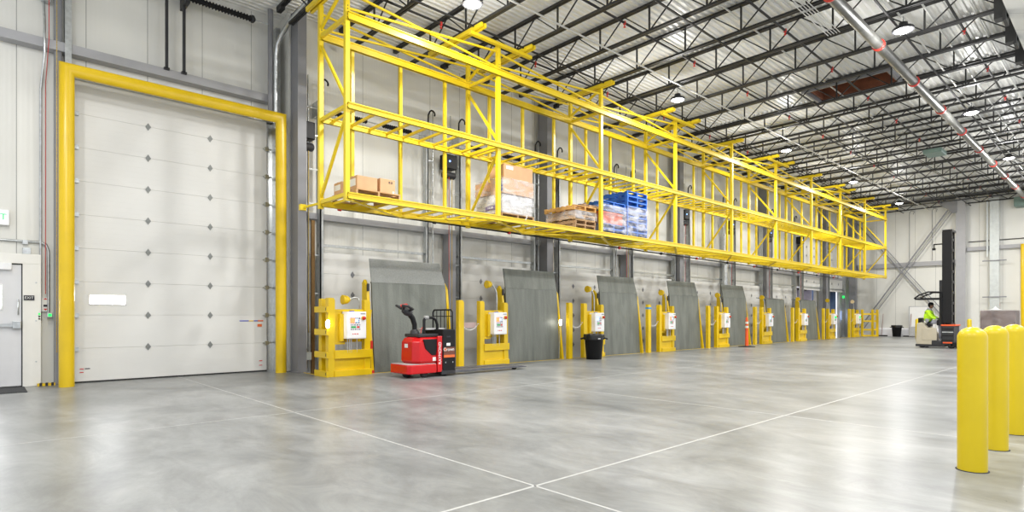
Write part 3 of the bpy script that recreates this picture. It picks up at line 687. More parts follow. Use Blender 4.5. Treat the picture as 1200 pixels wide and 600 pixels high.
    if k == 0: pts = [(0.83, 1.3), (0.83, 1.62), (0.80, 1.68), (0.72, 1.69), (0.62, 1.66), (0.55, 1.66)]; hz_ = (0.50, 1.64)
    else:
        pts = [(0.78, 1.3), (0.78, 1.75), (0.76, 1.92), (0.68, 2.06), (0.60, 2.12), (0.52, 2.12)]; hz_ = (0.47, 2.12)
    obj('gooseneck', MB().tube([(g + a, y + 0.24, b) for a, b in pts], 0.022, 10), galv, L)
    hx, hzz = g + hz_[0], hz_[1]
    h = MB(); h.lathe([(0.0, 0.09), (0.05, 0.075), (0.085, 0.03), (0.10, -0.05), (0.105, -0.09), (0.09, -0.09)], (hx, y + 0.20, hzz), 20, 'x')
    obj('lamp_head', h, yellow if k != 8 else mat('lamp_head_pale', (0.9, 0.7, 0.4), 0.4), L)
    obj('lens', MB().lathe([(0.09, -0.086), (0.09, -0.08)], (hx, y + 0.20, hzz), 20, 'x'), lens_glint_white if k == 8 else plastic_w, L)
    obj('clamp', MB().box(g + 0.74, g + 0.86, y + 0.15, y + 0.27, 1.28, 1.40), galv, L)
    return r
for k in range(9): dock_guard(k)

# levelers
def leveler(k):
    g = G0 + DP * k; x0, x1 = g + 1.20, g + 3.28
    lab = ['behind the red pallet truck, pale lip raised', 'right of the second guard, taller dark sheet', 'behind and right of the black bin', 'crossed by diagonal rack shadows, fourth along',
           'behind the orange delineator post', 'with its lip folded down, before the last but one column', 'below the open dock door with white trailer'][k]
    r = thing('dock_leveler', 'grey steel leveler plate ' + lab, 'dock leveler', ((x0 + x1) / 2, 11.8, 0), 'upright dock leveler plates')
    th = 0.05
    obj('deck_plate', MB().prism([(x0 + 0.02, 11.74, -0.1), (x1, 11.74, -0.1), (x1 - 0.01, 11.86, 2.05), (x0 + 0.01, 11.86, 2.05)], (0, th, 0)), platem, r)
    sx = 0.06 if k in (0, 2, 3, 4) else 0.0
    if k < 5:
        lp = MB().prism([(x0 + 0.01, 11.865, 2.055), (x1 - 0.01, 11.865, 2.055), (x1 - 0.04 - 1.5 * sx, 11.95, 2.60), (x0 - 0.0, 11.95, 2.60)], (0, 0.03, 0))
        obj('lip', lp, platem if k else mat('lip_steel', (0.27, 0.28, 0.265), 0.5, 0.2, var=0.1, scale=30, bump=0.3, bscale=120), r)
    else:
        obj('lip', MB().prism([(x0 + 0.05, 11.87, 2.05), (x1 - 0.06, 11.87, 2.05), (x1 - 0.06, 12.35, 2.12), (x0 + 0.05, 12.35, 2.12)], (0, 0.0, 0.03)), platem, r)
    rb = MB()
    for i in range(7): xx = x0 + 0.15 + i * 0.29; rb.prism([(xx, 11.80, -0.05), (xx, 11.92, 2.0), (xx, 12.1, 1.9), (xx, 12.0, -0.05)], (0.03, 0, 0))
    obj('rib', rb, darkgrey, r)
    hg = MB(); hg.tube([(x0, 11.90, 2.05), (x1, 11.90, 2.05)], 0.02, 8); obj('lip_hinge', hg, platem, r)
    for s, xs in ((0, x0 - 0.11), (1, x1 + 0.03)):
        m = MB(); m.prism([(xs, 11.66, 0.0), (xs, 11.90, 1.95), (xs, 12.02, 2.12), (xs, 12.10, 2.05), (xs, 12.12, 0.0)], (0.07, 0, 0))
        sg = obj('side_guard', m, yellow, r, 0.004)
        if s == 0:
            for z in (0.0, 0.55): obj('reflector', MB().box(xs + 0.0, xs + 0.06, 11.64 + z * 0.12, 11.655 + z * 0.12 + 0.01, z + 0.0, z + (0.07 if z == 0 else 0.18)), redp, sg)
            obj('latch', MB().box(xs + 0.0, xs + 0.05, 11.84, 11.88, 1.85, 2.02), darkgrey, sg)
    return r
for k in range(7): leveler(k)
# single posts to the right of each plate
for k in range(8):
    x = G0 + DP * k + 3.42
    lab = ['just right of the red pallet truck backrest', 'left of the guard behind the black bin', 'with a blue band near its top', 'left of the guard with grey pipes behind',
           'right of the orange delineator post', 'right of the leveler with the folded lip', 'left of the dark open dock door', 'right of the dark open dock door'][k]
    r = thing('guard_post', 'slim yellow guard post ' + lab, 'guard post', (x, 11.56, 0), 'single yellow posts beside the plates')
    obj('post', MB().prism([(x, 11.5, 0), (x + 0.17, 11.5, 0), (x + 0.17, 11.5, 1.62), (x + 0.13, 11.5, 1.68), (x, 11.5, 1.68)], (0, 0.12, 0)), yellow, r, 0.006)
    if k == 2: obj('band', MB().box(x - 0.003, x + 0.173, 11.497, 11.623, 1.52, 1.58), mat('blue_band', (0.05, 0.3, 0.7), 0.5, var=0), r)
    # safety chain to next guard
    xn = G0 + DP * (k + 1)
    if k < 8:
        m = MB(); n = 16
        for i in range(n):
            a = i / n; xx = x + 0.17 + (xn - x - 0.17) * a; zz = 1.12 - 0.55 * a * (1 - a) - 0.10 * (1 - a)
            dx = (xn - x - 0.17) / n
            m.tube([(xx, 11.56, zz), (xx + dx * 0.5, 11.56, zz - 0.003), (xx + dx * 1.05, 11.56, zz)], 0.012 if i % 2 else 0.007, 6)
        tag(obj('safety_chain', m, plastic_w), 'white chain from the post ' + lab, 'chain', 'white chains between posts and guards')
tag(obj('notice_board', MB().box(8.97, 9.44, 11.60, 11.62, 0.98, 1.12), mat('pink_grey', (0.45, 0.33, 0.32), 0.5)), 'long pinkish grey board on the yellow post right of the pallet truck', 'board')
# ladder guard at the end
lg = thing('ladder_guard', 'yellow ladder shaped guard at the end of the dock row', 'guard rail', (39.9, 11.2, 0))
for (px, py) in ((39.95, 11.5), (40.35, 11.05), (40.55, 10.85)):
    obj('post', MB().box(px, px + 0.16, py, py + 0.12, 0, 1.66), yellow, lg, 0.005)
for z in (0.05, 0.42, 0.95, 1.38):
    obj('rung', MB().bar((40.03, 11.55, z), (40.43, 11.1, z), 0.05, 0.10), yellow, lg)
    obj('rung', MB().bar((40.43, 11.1, z), (40.65, 10.9, z), 0.05, 0.10), yellow, lg)
# glowing bodies added in place of daylight glints leaking past the dock doors
for (x, y, z, lab) in ((5.34, 11.42, 1.12, 'added white glow for the daylight glint by the first dock guard rails'), (12.66, 11.6, 1.09, 'added white glow for the daylight glint between the second leveler and its post')):
    r = thing('added_glint', lab, 'added glint', (x, y, z))
    obj('glow_body', MB().lathe([(0, -0.09), (0.03, -0.075), (0.04, -0.02), (0.04, 0.02), (0.03, 0.075), (0, 0.09)], (x, y, z), 14), lens_glint_white, r)
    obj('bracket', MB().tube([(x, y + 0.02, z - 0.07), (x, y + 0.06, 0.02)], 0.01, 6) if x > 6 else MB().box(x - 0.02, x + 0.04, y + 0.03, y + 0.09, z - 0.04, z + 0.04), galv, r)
# far dock light green signals
tag(obj('dock_signal', MB().lathe([(0, -0.05), (0.11, -0.03), (0.11, 0.1)], (41.75, 13.1, 2.5), 16, 'y'), led_green), 'round green signal light on the wall right of the open dock door', 'signal light')
tag(obj('status_screen', MB().box(41.75, 42.1, 13.2, 13.3, 1.0, 1.6), mat('screen_blue', (0.5, 0.6, 0.9), 0.4, var=0, emit=(0.5, 0.65, 1), estr=0.8)), 'pale blue panel on the wall right of the open dock door', 'screen')
tag(obj('vertical_duct', MB().tube([(25.3, 12.95, -0.5), (25.3, 12.95, 5.0)], 0.14, 18), galv), 'round galvanised pipe rising behind the fifth dock guard lamp', 'pipe')

# ------------------------------------------------------------------ sprinkler line under the rack
sl = thing('sprinkler_line', 'black sprinkler pipe with red fittings along the wall below the yellow rack', 'sprinkler pipe', (20, 12.75, 3.85))
obj('pipe', MB().tube([(6.3, 12.75, 3.80), (39.5, 12.75, 3.62)], 0.024, 10), black, sl)
for i in range(13):
    x = 6.25 + 2.7 * i; z = 3.80 - (x - 6.3) * 0.0054
    obj('head', MB().lathe([(0.012, 0), (0.02, 0.02), (0.012, 0.06), (0.05, 0.075), (0.045, 0.095), (0, 0.1)], (x + 0.25, 12.75, z + 0.04), 12), redp, sl)
    obj('coupling', MB().lathe([(0.05, -0.035), (0.05, 0.035)], (x, 12.75, z), 12, 'x'), redp if i % 2 == 0 else black, sl)
    obj('hanger', MB().tube([(x + 0.7, 12.75, z), (x + 0.7, 12.75, z + 0.2), (x + 0.7, 13.38, z + 0.2)], 0.01, 6), darkgrey, sl)

# ------------------------------------------------------------------ hanging yellow rack
RX0 = 5.095; RB = 3.787; RF = 10.10; RR = 11.22; ZB, ZM, ZU, ZX0, ZX1, ZT = 3.55, 5.24, 6.92, 7.08, 7.42, 7.56
rk = thing('hanging_rack', 'long yellow two-level steel rack hanging from the roof joists above the dock doors', 'rack', (RX0, RR, ZB))
PW = 0.088
xe = RX0 + RB * 9
for i in range(10):
    X = RX0 + RB * i
    obj('front_post', MB().box(X - PW / 2, X + PW / 2, RF - PW / 2, RF + PW / 2, ZB - 0.1, ZT), yellowrack, rk)
    obj('rear_post', MB().box(X - PW / 2, X + PW / 2, RR - PW / 2, RR + PW / 2, ZB - 0.1, ZT), yellowrack, rk)
    for z in (ZU, ZM - 0.0, ZB + 0.03):
        obj('cross_beam', MB().bar((X, RF, z), (X, RR, z), 0.06, 0.07), yellowrack, rk)
    obj('frame_brace', MB().bar((X, RR, ZX0), (X, RF, ZT), 0.05), yellowrack, rk)
    obj('frame_brace', MB().bar((X, RR, ZU - 0.15), (X, RF, ZM + 0.1), 0.05), yellowrack, rk)
    obj('frame_brace', MB().bar((X, RF, ZM - 0.15), (X, RR, ZB + 0.1), 0.05), yellowrack, rk)
    for (yy) in (RF - PW / 2 - 0.003, RR - PW / 2 - 0.003):
        b = MB()
        for z in (ZU, ZX0, ZM, ZB):
            for dz in (0.03, -0.03): b.box(X - 0.009, X + 0.009, yy, yy + 0.01, z + dz - 0.009, z + dz + 0.009)
        obj('bolt_heads', b, inkd, rk)
    if i < 9:
        for dx in (0.69, 1.86, 3.08):
            xx = X + dx
            obj('upright', MB().box(xx - 0.034, xx + 0.034, RR - 0.034, RR + 0.034, ZB, ZU), yellowrack, rk)
        for yy in (RF, RR):
            obj('wind_brace', MB().bar((X, yy, ZX0), (X + RB, yy, ZX1), 0.034, 0.04), yellowrack, rk)
            obj('wind_brace', MB().bar((X, yy + 0.045, ZX1), (X + RB, yy + 0.045, ZX0), 0.034, 0.04), yellowrack, rk)
def cbeam(y, z, h=0.12, d=0.07):
    m = MB(); s = -1 if y < 10.6 else 1
    m.box(RX0, xe, y - 0.015, y + 0.015, z - h / 2, z + h / 2)
    m.box(RX0, xe, y - d / 2, y + d / 2, z + h / 2 - 0.02, z + h / 2); m.box(RX0, xe, y - d / 2, y + d / 2, z - h / 2, z - h / 2 + 0.02)
    return m
for yy in (RF - 0.055, RR - 0.055): obj('top_beam', cbeam(yy, ZU, 0.15, 0.09), yellowrack, rk)
for zc in (ZM, ZB):
    lv = obj('shelf_level', MB(), None, rk) if False else obj('shelf_beam', cbeam(RF - 0.055, zc, 0.12), yellowrack, rk)
    obj('rail', cbeam(RR - 0.055, zc, 0.12), yellowrack, lv)
    for i in range(9):
        for j in range(9):
            xx = RX0 + RB * i + 0.25 + j * 0.41
            obj('rung', MB().box(xx - 0.025, xx + 0.025, RF, RR - 0.05, zc + 0.005, zc + 0.05), yellowrack, lv)
        # bay end doubles
    if zc == ZB:
        pass
# bottom plan braces
for i in range(9):
    X = RX0 + RB * i
    obj('deck_brace', MB().bar((X, RF, ZB - 0.06), (X + RB / 2, RR, ZB - 0.06), 0.07, 0.03), yellowrack, rk)
    obj('deck_brace', MB().bar((X + RB / 2, RR, ZB - 0.06), (X + RB, RF, ZB - 0.06), 0.07, 0.03), yellowrack, rk)
for k in (-2, 0, 1, 3, 5, 6, 8, 10, 11, 13, 15, 16, 18, 20, 21):
    X = JX0 + k * JS
    if X > xe + 1.2: continue
    a = obj('hanger_arm', MB().box(X - 0.075, X - 0.02, 9.64, 11.65, ZT, ZT + 0.09).box(X + 0.02, X + 0.075, 9.64, 11.65, ZT, ZT + 0.09), yellowrack, rk)
    obj('clamp', MB().box(X - 0.07, X + 0.07, 10.7, 10.8, ZT + 0.09, JB + 0.06), galv, a)
for k in (0, 5, 10, 15, 20):
    X = JX0 + k * JS
    if X > xe: continue
    for yy in (9.98, 11.22):
        obj('link_beam', MB().box(X - 0.12, X + JS + 0.25 if X + JS + .25 < xe + .4 else xe + .3, yy - 0.045, yy + 0.045, ZT - 0.07, ZT), yellowrack, rk)
obj('side_hook', MB().bar((RX0, RR, ZB + 0.02), (RX0 - 0.15, 11.72, ZB - 0.02), 0.04).box(RX0 - 0.22, RX0 - 0.10, 11.68, 11.78, ZB - 0.08, ZB + 0.04), yellowrack, rk)

# ------------------------------------------------------------------ pallets and loads
def pallet(name, label, cat, x0, x1, y0, y1, z, h, m, group=None, boards=6):
    r = thing(name, label, cat, ((x0 + x1) / 2, (y0 + y1) / 2, z), group)
    t = 0.02
    for i in range(boards):
        yy = y0 + (y1 - y0 - 0.1) * i / (boards - 1); obj('deck_board', MB().box(x0, x1, yy, yy + 0.1, z + h - t, z + h), m, r)
    for xx in (x0, (x0 + x1) / 2 - 0.02, x1 - 0.04): obj('stringer', MB().box(xx, xx + 0.04, y0, y1, z + t, z + h - t), m, r)
    for yy in (y0, (y0 + y1) / 2 - 0.05, y1 - 0.1): obj('base_board', MB().box(x0, x1, yy, yy + 0.1, z, z + t), m, r)
    return r
PZ0 = ZB + 0.062
pallet('wooden_pallet', 'light wooden pallet under the plain cartons at the near end of the rack', 'pallet', 5.30, 6.28, 10.12, 11.14, PZ0, 0.12, woodm)
zc = PZ0 + 0.122
def carton(x0, x1, y0, y1, z0, z1, label, m=cardb, lab=None, tape=True):
    r = thing('cardboard_box', label, 'box', ((x0 + x1) / 2, (y0 + y1) / 2, z0))
    obj('carton', MB().box(x0, x1, y0, y1, z0, z1), m, r, 0.004)
    xm = (x0 + x1) / 2
    if tape: obj('tape', MB().box(x0 - 0.002, x1 + 0.002, (y0 + y1) / 2 - 0.025, (y0 + y1) / 2 + 0.025, z1 - 0.001, z1 + 0.003), cardb2, r)
    if lab == 'side': obj('shipping_label', MB().box(x0 - 0.004, x0, y0 + 0.06, y0 + 0.30, z0 + 0.08, z1 - 0.05), paper, r)
    if lab == 'print': 
        p = MB(); text_lines(p, x1 - 0.15, x1 - 0.04, y0 - 0.001, z1 - 0.09, z1 - 0.04, 2); obj('print', p, inkd, r)
        obj('shipping_label', MB().box(x1 - 0.06, x1 - 0.02, y0 - 0.003, y0, z0 + 0.02, z0 + 0.06), paper, r)
    return r
carton(5.36, 5.80, 10.20, 10.58, zc, zc + 0.27, 'brown carton with a big white label, at the front corner of the near pallet', lab='side')
carton(5.86, 6.20, 10.20, 10.60, zc, zc + 0.29, 'brown carton with small dark print beside the labelled carton', lab='print')
carton(5.33, 5.75, 10.78, 11.12, zc, zc + 0.24, 'brown carton at the rear of the near pallet behind the yellow post', lab='side')

# wrapped carton load
pallet('wooden_pallet', 'wooden pallet under the tall film-wrapped carton load', 'pallet', 9.02, 10.10, 10.14, 11.14, PZ0, 0.11, woodold)
z = PZ0 + 0.112
ld = thing('wrapped_load', 'white film-wrapped goods carrying big brown cartons on the rack', 'wrapped load', (9.56, 10.64, z))
obj('lower_goods', MB().box(9.05, 10.08, 10.17, 11.12, z, z + 0.46), film_dense, ld, 0.03)
obj('core', MB().box(9.07, 10.06, 10.19, 11.10, z + 0.01, z + 0.44), mat('goods_white', (0.6, 0.58, 0.55), 0.6), ld)
obj('printed_panel', MB().box(9.045, 9.05, 10.35, 10.75, z + 0.10, z + 0.20), purple, ld)
text('lettering', 'HUSK', 0.08, (9.04, 10.55, z + 0.15), FACE_LEFT, paper, ld)
z2 = z + 0.47
carton(9.12, 10.10, 10.16, 10.66, z2, z2 + 0.36, 'long brown carton in the middle of the wrapped load with blue mark', tape=False)
carton(9.05, 9.95, 10.70, 11.15, z2, z2 + 0.33, 'brown carton at the rear of the wrapped load', m=cardb2)
tag(obj('blue_mark', MB().box(9.113, 9.119, 10.2, 10.28, z2 + 0.05, z2 + 0.3), inkb), 'blue tape mark on the middle carton of the wrapped load', 'tape')
tc = carton(9.14, 10.08, 10.17, 10.70, z2 + 0.365, z2 + 0.70, 'top brown carton of the wrapped load, white label at its corner')
obj('shipping_label', MB().box(9.20, 9.42, 10.166, 10.169, z2 + 0.58, z2 + 0.66), paper, tc)
wr = MB().box(9.03, 10.12, 10.15, 11.17, z + 0.1, z2 + 0.38); obj('film', wr, film, ld, 0.02)
obj('film_tail', MB().tube([(9.6, 10.12, z + 0.12), (9.62, 10.05, z + 0.02), (9.70, 10.02, z + 0.06), (9.74, 10.02, z - 0.06), (9.68, 10.02, z - 0.14)], 0.012, 6), film_dense, ld)

# brown pallets stack
zz = PZ0
for i, (m, dx, rot) in enumerate(((woodold, 0.0, 0), (woodold, 0.02, 0), (woodm, -0.02, 0), (woodold, 0.03, 0))):
    pallet('wooden_pallet', ['lowest worn brown pallet of the stack beside the blue pallets', 'second worn brown pallet up in the stack beside the blue pallets', 'third brown pallet up in the stack beside the blue pallets',
            'topmost but one brown pallet in the stack by the blue pallets'][i], 'pallet', 11.66 + dx, 12.5 + dx, 10.16, 11.2, zz, 0.125, m, 'brown pallets stacked on the rack'); zz += 0.126
pallet('wooden_pallet', 'orange brown wooden pallet topping the brown stack', 'pallet', 11.60, 12.5, 10.13, 11.24, zz, 0.125, woodor, 'brown pallets stacked on the rack')
tag(obj('stretch_wrap', MB().box(11.63, 12.56, 10.13, 11.22, PZ0 + 0.27, PZ0 + 0.5), film, bevel=0.02), 'loose clear film around the brown pallet stack', 'film wrap')
tag(obj('timber_block', MB().box(12.30, 12.72, 10.2, 10.36, zz + 0.127, zz + 0.21).box(12.2, 12.36, 10.3, 10.55, zz + 0.127, zz + 0.25), woodold, bevel=0.01), 'broken timber offcut lying on the brown pallet stack', 'timber')
# blue pallets
zz = PZ0; n = 0
for i in range(2): pallet('blue_pallet', ['blue pallet at the base of the stack with the orange load', 'blue pallet second from the base under the orange load'][i], 'pallet', 12.80, 13.88, 10.16, 11.24, zz, 0.14, bluep, 'blue pallets on the rack'); zz += 0.141
ol = thing('orange_crate', 'orange red crate wrapped in film between blue pallets', 'crate', (13.3, 10.7, zz))
cr = MB().box(12.86, 13.82, 10.22, 11.2, zz, zz + 0.36); obj('body', cr, mat('crate_red', (0.55, 0.10, 0.04), 0.5, var=0.3, scale=3), ol, 0.01)
obj('rim', MB().box(12.84, 13.84, 10.20, 11.22, zz + 0.30, zz + 0.34), orange, ol)
zz += 0.362
for i in range(2): pallet('blue_pallet', ['blue pallet lying directly on the orange crate', 'topmost blue pallet above the orange crate'][i], 'pallet', 12.80, 13.88, 10.16, 11.24, zz, 0.135, bluep, 'blue pallets on the rack'); zz += 0.136
tag(obj('stretch_wrap', MB().box(12.78, 13.9, 10.12, 11.26, PZ0 + 0.05, zz - 0.1), film, bevel=0.02), 'shiny clear film around the orange crate and blue pallets', 'film wrap')
zz = PZ0
for i in range(9):
    pallet('blue_pallet', 'blue pallet, %s up in the tall blue stack at the right' % ORD[i] if i not in (0, 8) else ('lowest blue pallet of the tall right-hand stack' if i == 0 else 'topmost blue pallet of the tall right-hand stack'),
           'pallet', 13.95 + 0.01 * (i % 2), 14.95 + 0.01 * (i % 2), 10.14, 11.2, zz, 0.148, bluep, 'blue pallets on the rack', 5); zz += 0.149
tag(obj('stretch_wrap', MB().box(13.93, 14.98, 10.12, 11.24, PZ0 + 0.03, PZ0 + 0.9), film, bevel=0.02), 'clear film around the lower half of the tall blue pallet stack', 'film wrap')

# ------------------------------------------------------------------ pallet truck
PTX, PTY = 6.40, 10.05
pt = thing('pallet_truck', 'red and black electric pallet truck parked in front of the first dock plate', 'pallet truck', (7.2, 10.42, 0))
def rbox(x0, x1, y0, y1, z0, z1): return MB().box(x0, x1, y0, y1, z0, z1)
# step platform
ps = [(PTX + 0.02, PTY + 0.06), (PTX + 0.08, PTY), (PTX + 0.72, PTY), (PTX + 0.72, PTY + 0.76), (PTX + 0.08, PTY + 0.76), (PTX + 0.02, PTY + 0.70)]
obj('platform', MB().prism([(a, b, 0.09) for a, b in ps], (0, 0, 0.19)), red, pt, 0.02)
obj('tread', MB().prism([(a * 0.96 + (PTX + 0.37) * 0.04, b * 0.96 + (PTY + 0.38) * 0.04, 0.281) for a, b in ps], (0, 0, 0.008)), mat('tread_grey', (0.45, 0.42, 0.42), 0.7), pt)
bx0, bx1, by0, by1 = PTX + 0.22, PTX + 0.86, PTY + 0.04, PTY + 0.74
body = MB()
prof = [(0.06, 0.0), (0.0, 0.18), (0.0, 0.55), (0.05, 0.62)]
ring = []
for zz_, ins in ((0.28, 0.05), (0.34, 0.0), (0.74, 0.01), (0.82, 0.05), (0.84, 0.10)):
    ring.append([(bx0 + ins + 0.10, by0 + ins, zz_), (bx1, by0 + ins, zz_), (bx1, by1 - ins, zz_), (bx0 + ins + 0.10, by1 - ins, zz_), (bx0 + ins, by1 - ins - 0.14, zz_), (bx0 + ins, by0 + ins + 0.14, zz_)])
vs = [p for r_ in ring for p in r_]; fs = [(i * 6 + j, i * 6 + (j + 1) % 6, (i + 1) * 6 + (j + 1) % 6, (i + 1) * 6 + j) for i in range(4) for j in range(6)]
body.add(vs, fs + [(5, 4, 3, 2, 1, 0), (24, 25, 26, 27, 28, 29)])
obj('motor_cover', body, red, pt, 0.015)
obj('knee_pad', MB().prism([(bx0 + 0.18, by0 - 0.012, 0.80), (bx0 + 0.56, by0 - 0.012, 0.80), (bx0 + 0.50, by0 - 0.012, 0.46), (bx0 + 0.40, by0 - 0.012, 0.46), (bx0 + 0.24, by0 - 0.012, 0.60)], (0, 0.03, 0)), black, pt, 0.01)
text('lettering', 'RAYMOND', 0.095, (PTX + 0.80, PTY - 0.003, 0.50), Euler((PI / 2, -PI / 2, 0), 'XYZ'), paper, pt)
obj('warning_decal', MB().box(bx0 + 0.42, bx0 + 0.50, by0 - 0.005, by0, 0.34, 0.42), paper, pt)
obj('decal', MB().box(bx0 - 0.004, bx0, by0 + 0.3, by0 + 0.42, 0.62, 0.70), paper, pt)
obj('side_frame', MB().box(PTX + 0.74, PTX + 0.86, PTY + 0.0, PTY + 0.04, 0.10, 0.86), red, pt, 0.008)
obj('console', MB().box(bx0 + 0.12, bx1, by0 + 0.08, by1 - 0.08, 0.84, 0.91), darkgrey, pt, 0.015)
# tiller
tx, ty = bx0 + 0.20, (by0 + by1) / 2
obj('tiller_base', MB().lathe([(0.10, 0.90), (0.09, 0.97), (0.055, 1.0)], (tx, ty, 0), 18), darkgrey, pt)
hd = obj('tiller_arm', MB().tube([(tx, ty, 0.96), (tx + 0.0, ty, 1.10), (tx - 0.05, ty, 1.24), (tx - 0.13, ty, 1.33)], [0.05, 0.052, 0.055, 0.06], 12), black, pt)
hh = MB(); cx_, cz_ = tx - 0.20, 1.39
hh.tube([(cx_ + 0.10, ty, cz_ - 0.06), (cx_, ty, cz_ - 0.01), (cx_ - 0.08, ty, cz_ + 0.03)], [0.07, 0.088, 0.06], 12)
for s in (-1, 1):
    hh.tube([(cx_ + 0.02, ty + s * 0.05, cz_), (cx_ + 0.04, ty + s * 0.17, cz_ + 0.04), (cx_ - 0.08, ty + s * 0.19, cz_ + 0.10), (cx_ - 0.16, ty + s * 0.12, cz_ + 0.11), (cx_ - 0.10, ty + s * 0.03, cz_ + 0.05)], 0.027, 10)
obj('control_head', hh, darkgrey, hd)
obj('reverse_button', MB().tube([(cx_ - 0.11, ty - 0.05, cz_ + 0.10), (cx_ - 0.03, ty, cz_ + 0.12), (cx_ - 0.11, ty + 0.05, cz_ + 0.10)], 0.035, 12), redp, hd)
# grab bar
gx = bx0 + 0.36; gy0 = ty - 0.2
obj('grab_bar', MB().tube([(gx, ty - 0.12, 0.90), (gx, ty - 0.12, 1.20), (gx + 0.04, ty - 0.12, 1.25), (gx + 0.22, ty - 0.12, 1.25), (gx + 0.30, ty - 0.12, 1.20), (gx + 0.34, ty - 0.12, 1.10), (gx + 0.34, ty - 0.12, 0.90)], 0.03, 12), black, pt)
obj('grab_cushion', MB().lathe([(0.0, -0.06), (0.045, -0.05), (0.045, 0.04), (0, 0.05)], (gx + 0.06, ty - 0.12, 1.25), 14, 'x'), mat('grey_knob', (0.3, 0.3, 0.3), 0.5), pt)
obj('red_cord', MB().tube([(tx + 0.09, ty - 0.1, 0.92), (tx + 0.10, ty - 0.1, 1.0), (tx + 0.13, ty - 0.1, 1.04), (tx + 0.16, ty - 0.1, 0.98), (tx + 0.15, ty - 0.1, 0.9)], 0.008, 6), redp, pt)
# battery case
qx0, qx1 = PTX + 0.87, PTX + 1.20
bc = obj('battery_case', MB().box(qx0, qx1, PTY - 0.01, PTY + 0.78, 0.12, 1.0), black, pt, 0.015)
obj('lower_skirt', MB().box(qx0 - 0.03, qx1 + 0.01, PTY - 0.005, PTY + 0.77, 0.035, 0.14), darkgrey, bc, 0.01)
obj('battery_top', MB().box(qx0 - 0.22, qx1 - 0.03, PTY + 0.3, PTY + 0.70, 0.985, 1.02), mat('pale_grey', (0.5, 0.5, 0.5), 0.4), bc, 0.01)
lf = MB().box(qx0 + 0.02, qx1 - 0.02, PTY - 0.014, PTY - 0.01, 0.42, 0.62); obj('decal', lf, brownlab, bc)
obj('decal', MB().box(qx0 + 0.02, qx1 - 0.02, PTY - 0.017, PTY - 0.013, 0.40, 0.455), orangelab, bc)
obj('decal', MB().box(qx0 + 0.09, qx0 + 0.19, PTY - 0.017, PTY - 0.013, 0.65, 0.71), paper, bc)
text('lettering', 'Crown', 0.10, (qx0 + 0.15, PTY - 0.018, 0.57), FACE_FRONT, paper, bc)
obj('decal', MB().lathe([(0.0, -0.003), (0.03, 0.0)], (qx0 + 0.06, PTY - 0.018, 0.575), 14, 'y'), orangelab, bc)
obj('bolt', MB().box(qx0 + 0.06, qx0 + 0.08, PTY - 0.014, PTY - 0.01, 0.28, 0.31).box(qx1 - 0.08, qx1 - 0.06, PTY - 0.014, PTY - 0.01, 0.28, 0.31), galv, bc)
obj('lift_slot', MB().box(qx0 + 0.10, qx0 + 0.20, PTY - 0.012, PTY - 0.009, 0.83, 0.86), inkd, bc)
# backrest
br = MB(); y0_, y1_, zb_, zt_ = PTY + 0.02, PTY + 0.74, 1.0, 1.42; xb = qx1 - 0.06
br.tube([(xb, y0_, zb_), (xb, y0_, zt_ - 0.05), (xb, y0_ + 0.05, zt_), (xb, y1_ - 0.05, zt_), (xb, y1_, zt_ - 0.05), (xb, y1_, zb_)], 0.018, 8)
for i in range(1, 5): yy = y0_ + (y1_ - y0_) * i / 5; br.tube([(xb, yy, zb_), (xb, yy, zt_)], 0.010, 6)
br.tube([(xb, y0_, 1.28), (xb, y1_, 1.28)], 0.01, 6)
obj('load_backrest', br, black, pt)
for yy in (PTY + 0.06, PTY + 0.50):
    fk = MB(); fk.prism([(qx1 - 0.02, yy, 0.05), (qx1 + 2.05, yy, 0.045), (qx1 + 2.22, yy + 0.0, 0.05), (qx1 + 2.22, yy, 0.065), (qx1 + 2.05, yy, 0.095), (qx1 - 0.02, yy, 0.115)], (0, 0.22, 0))
    o = obj('fork', fk, mat('fork_steel', (0.13, 0.13, 0.14), 0.4, 0.4, var=0.2), pt, 0.008)
    obj('load_wheel', MB().lathe([(0.04, 0), (0.04, 0.1)], (qx1 + 1.9, yy + 0.06, 0.04), 14, 'y'), rubber, o)
for (wx, wy) in ((PTX + 0.45, PTY + 0.05), (PTX + 0.45, PTY + 0.6), (PTX + 0.18, PTY + 0.3), (PTX + 1.0, PTY + 0.1)):
    obj('wheel', MB().lathe([(0.03, 0), (0.075, 0.005), (0.075, 0.075), (0.03, 0.08)], (wx, wy, 0.075), 18, 'y'), rubber, pt)

# ------------------------------------------------------------------ trash can
def trash(x, y, label, sc=1.0):
    r = thing('trash_can', label, 'trash can', (x, y, 0))
    s = sc
    obj('bin_body', MB().lathe([(0.20 * s, 0), (0.215 * s, 0.01), (0.265 * s, 0.62 * s), (0.285 * s, 0.63 * s), (0.285 * s, 0.67 * s), (0.262 * s, 0.68 * s), (0.255 * s, 0.6 * s), (0.21 * s, 0.03), (0, 0.03)], (x, y, 0), 32), black, r)
    obj('bag', MB().lathe([(0.292 * s, 0.55 * s), (0.296 * s, 0.66 * s), (0.29 * s, 0.70 * s), (0.268 * s, 0.695 * s), (0.25 * s, 0.5 * s)], (x, y, 0), 20), mat('bag_black', (0.01, 0.01, 0.01), 0.25), r)
    for sg_ in (-1, 1):
        a = MB(); vx, vy = 0.735 * sg_, -0.678 * sg_
        a.tube([(x + vx * 0.27 * s - vy * 0.09, y + vy * 0.27 * s + vx * 0.09, 0.60 * s), (x + vx * 0.36 * s - vy * 0.07, y + vy * 0.36 * s + vx * 0.07, 0.57 * s), (x + vx * 0.36 * s + vy * 0.07, y + vy * 0.36 * s - vx * 0.07, 0.57 * s), (x + vx * 0.27 * s + vy * 0.09, y + vy * 0.27 * s - vx * 0.09, 0.60 * s)], 0.02 * s, 8)
        obj('handle', a, black, r)
    return r
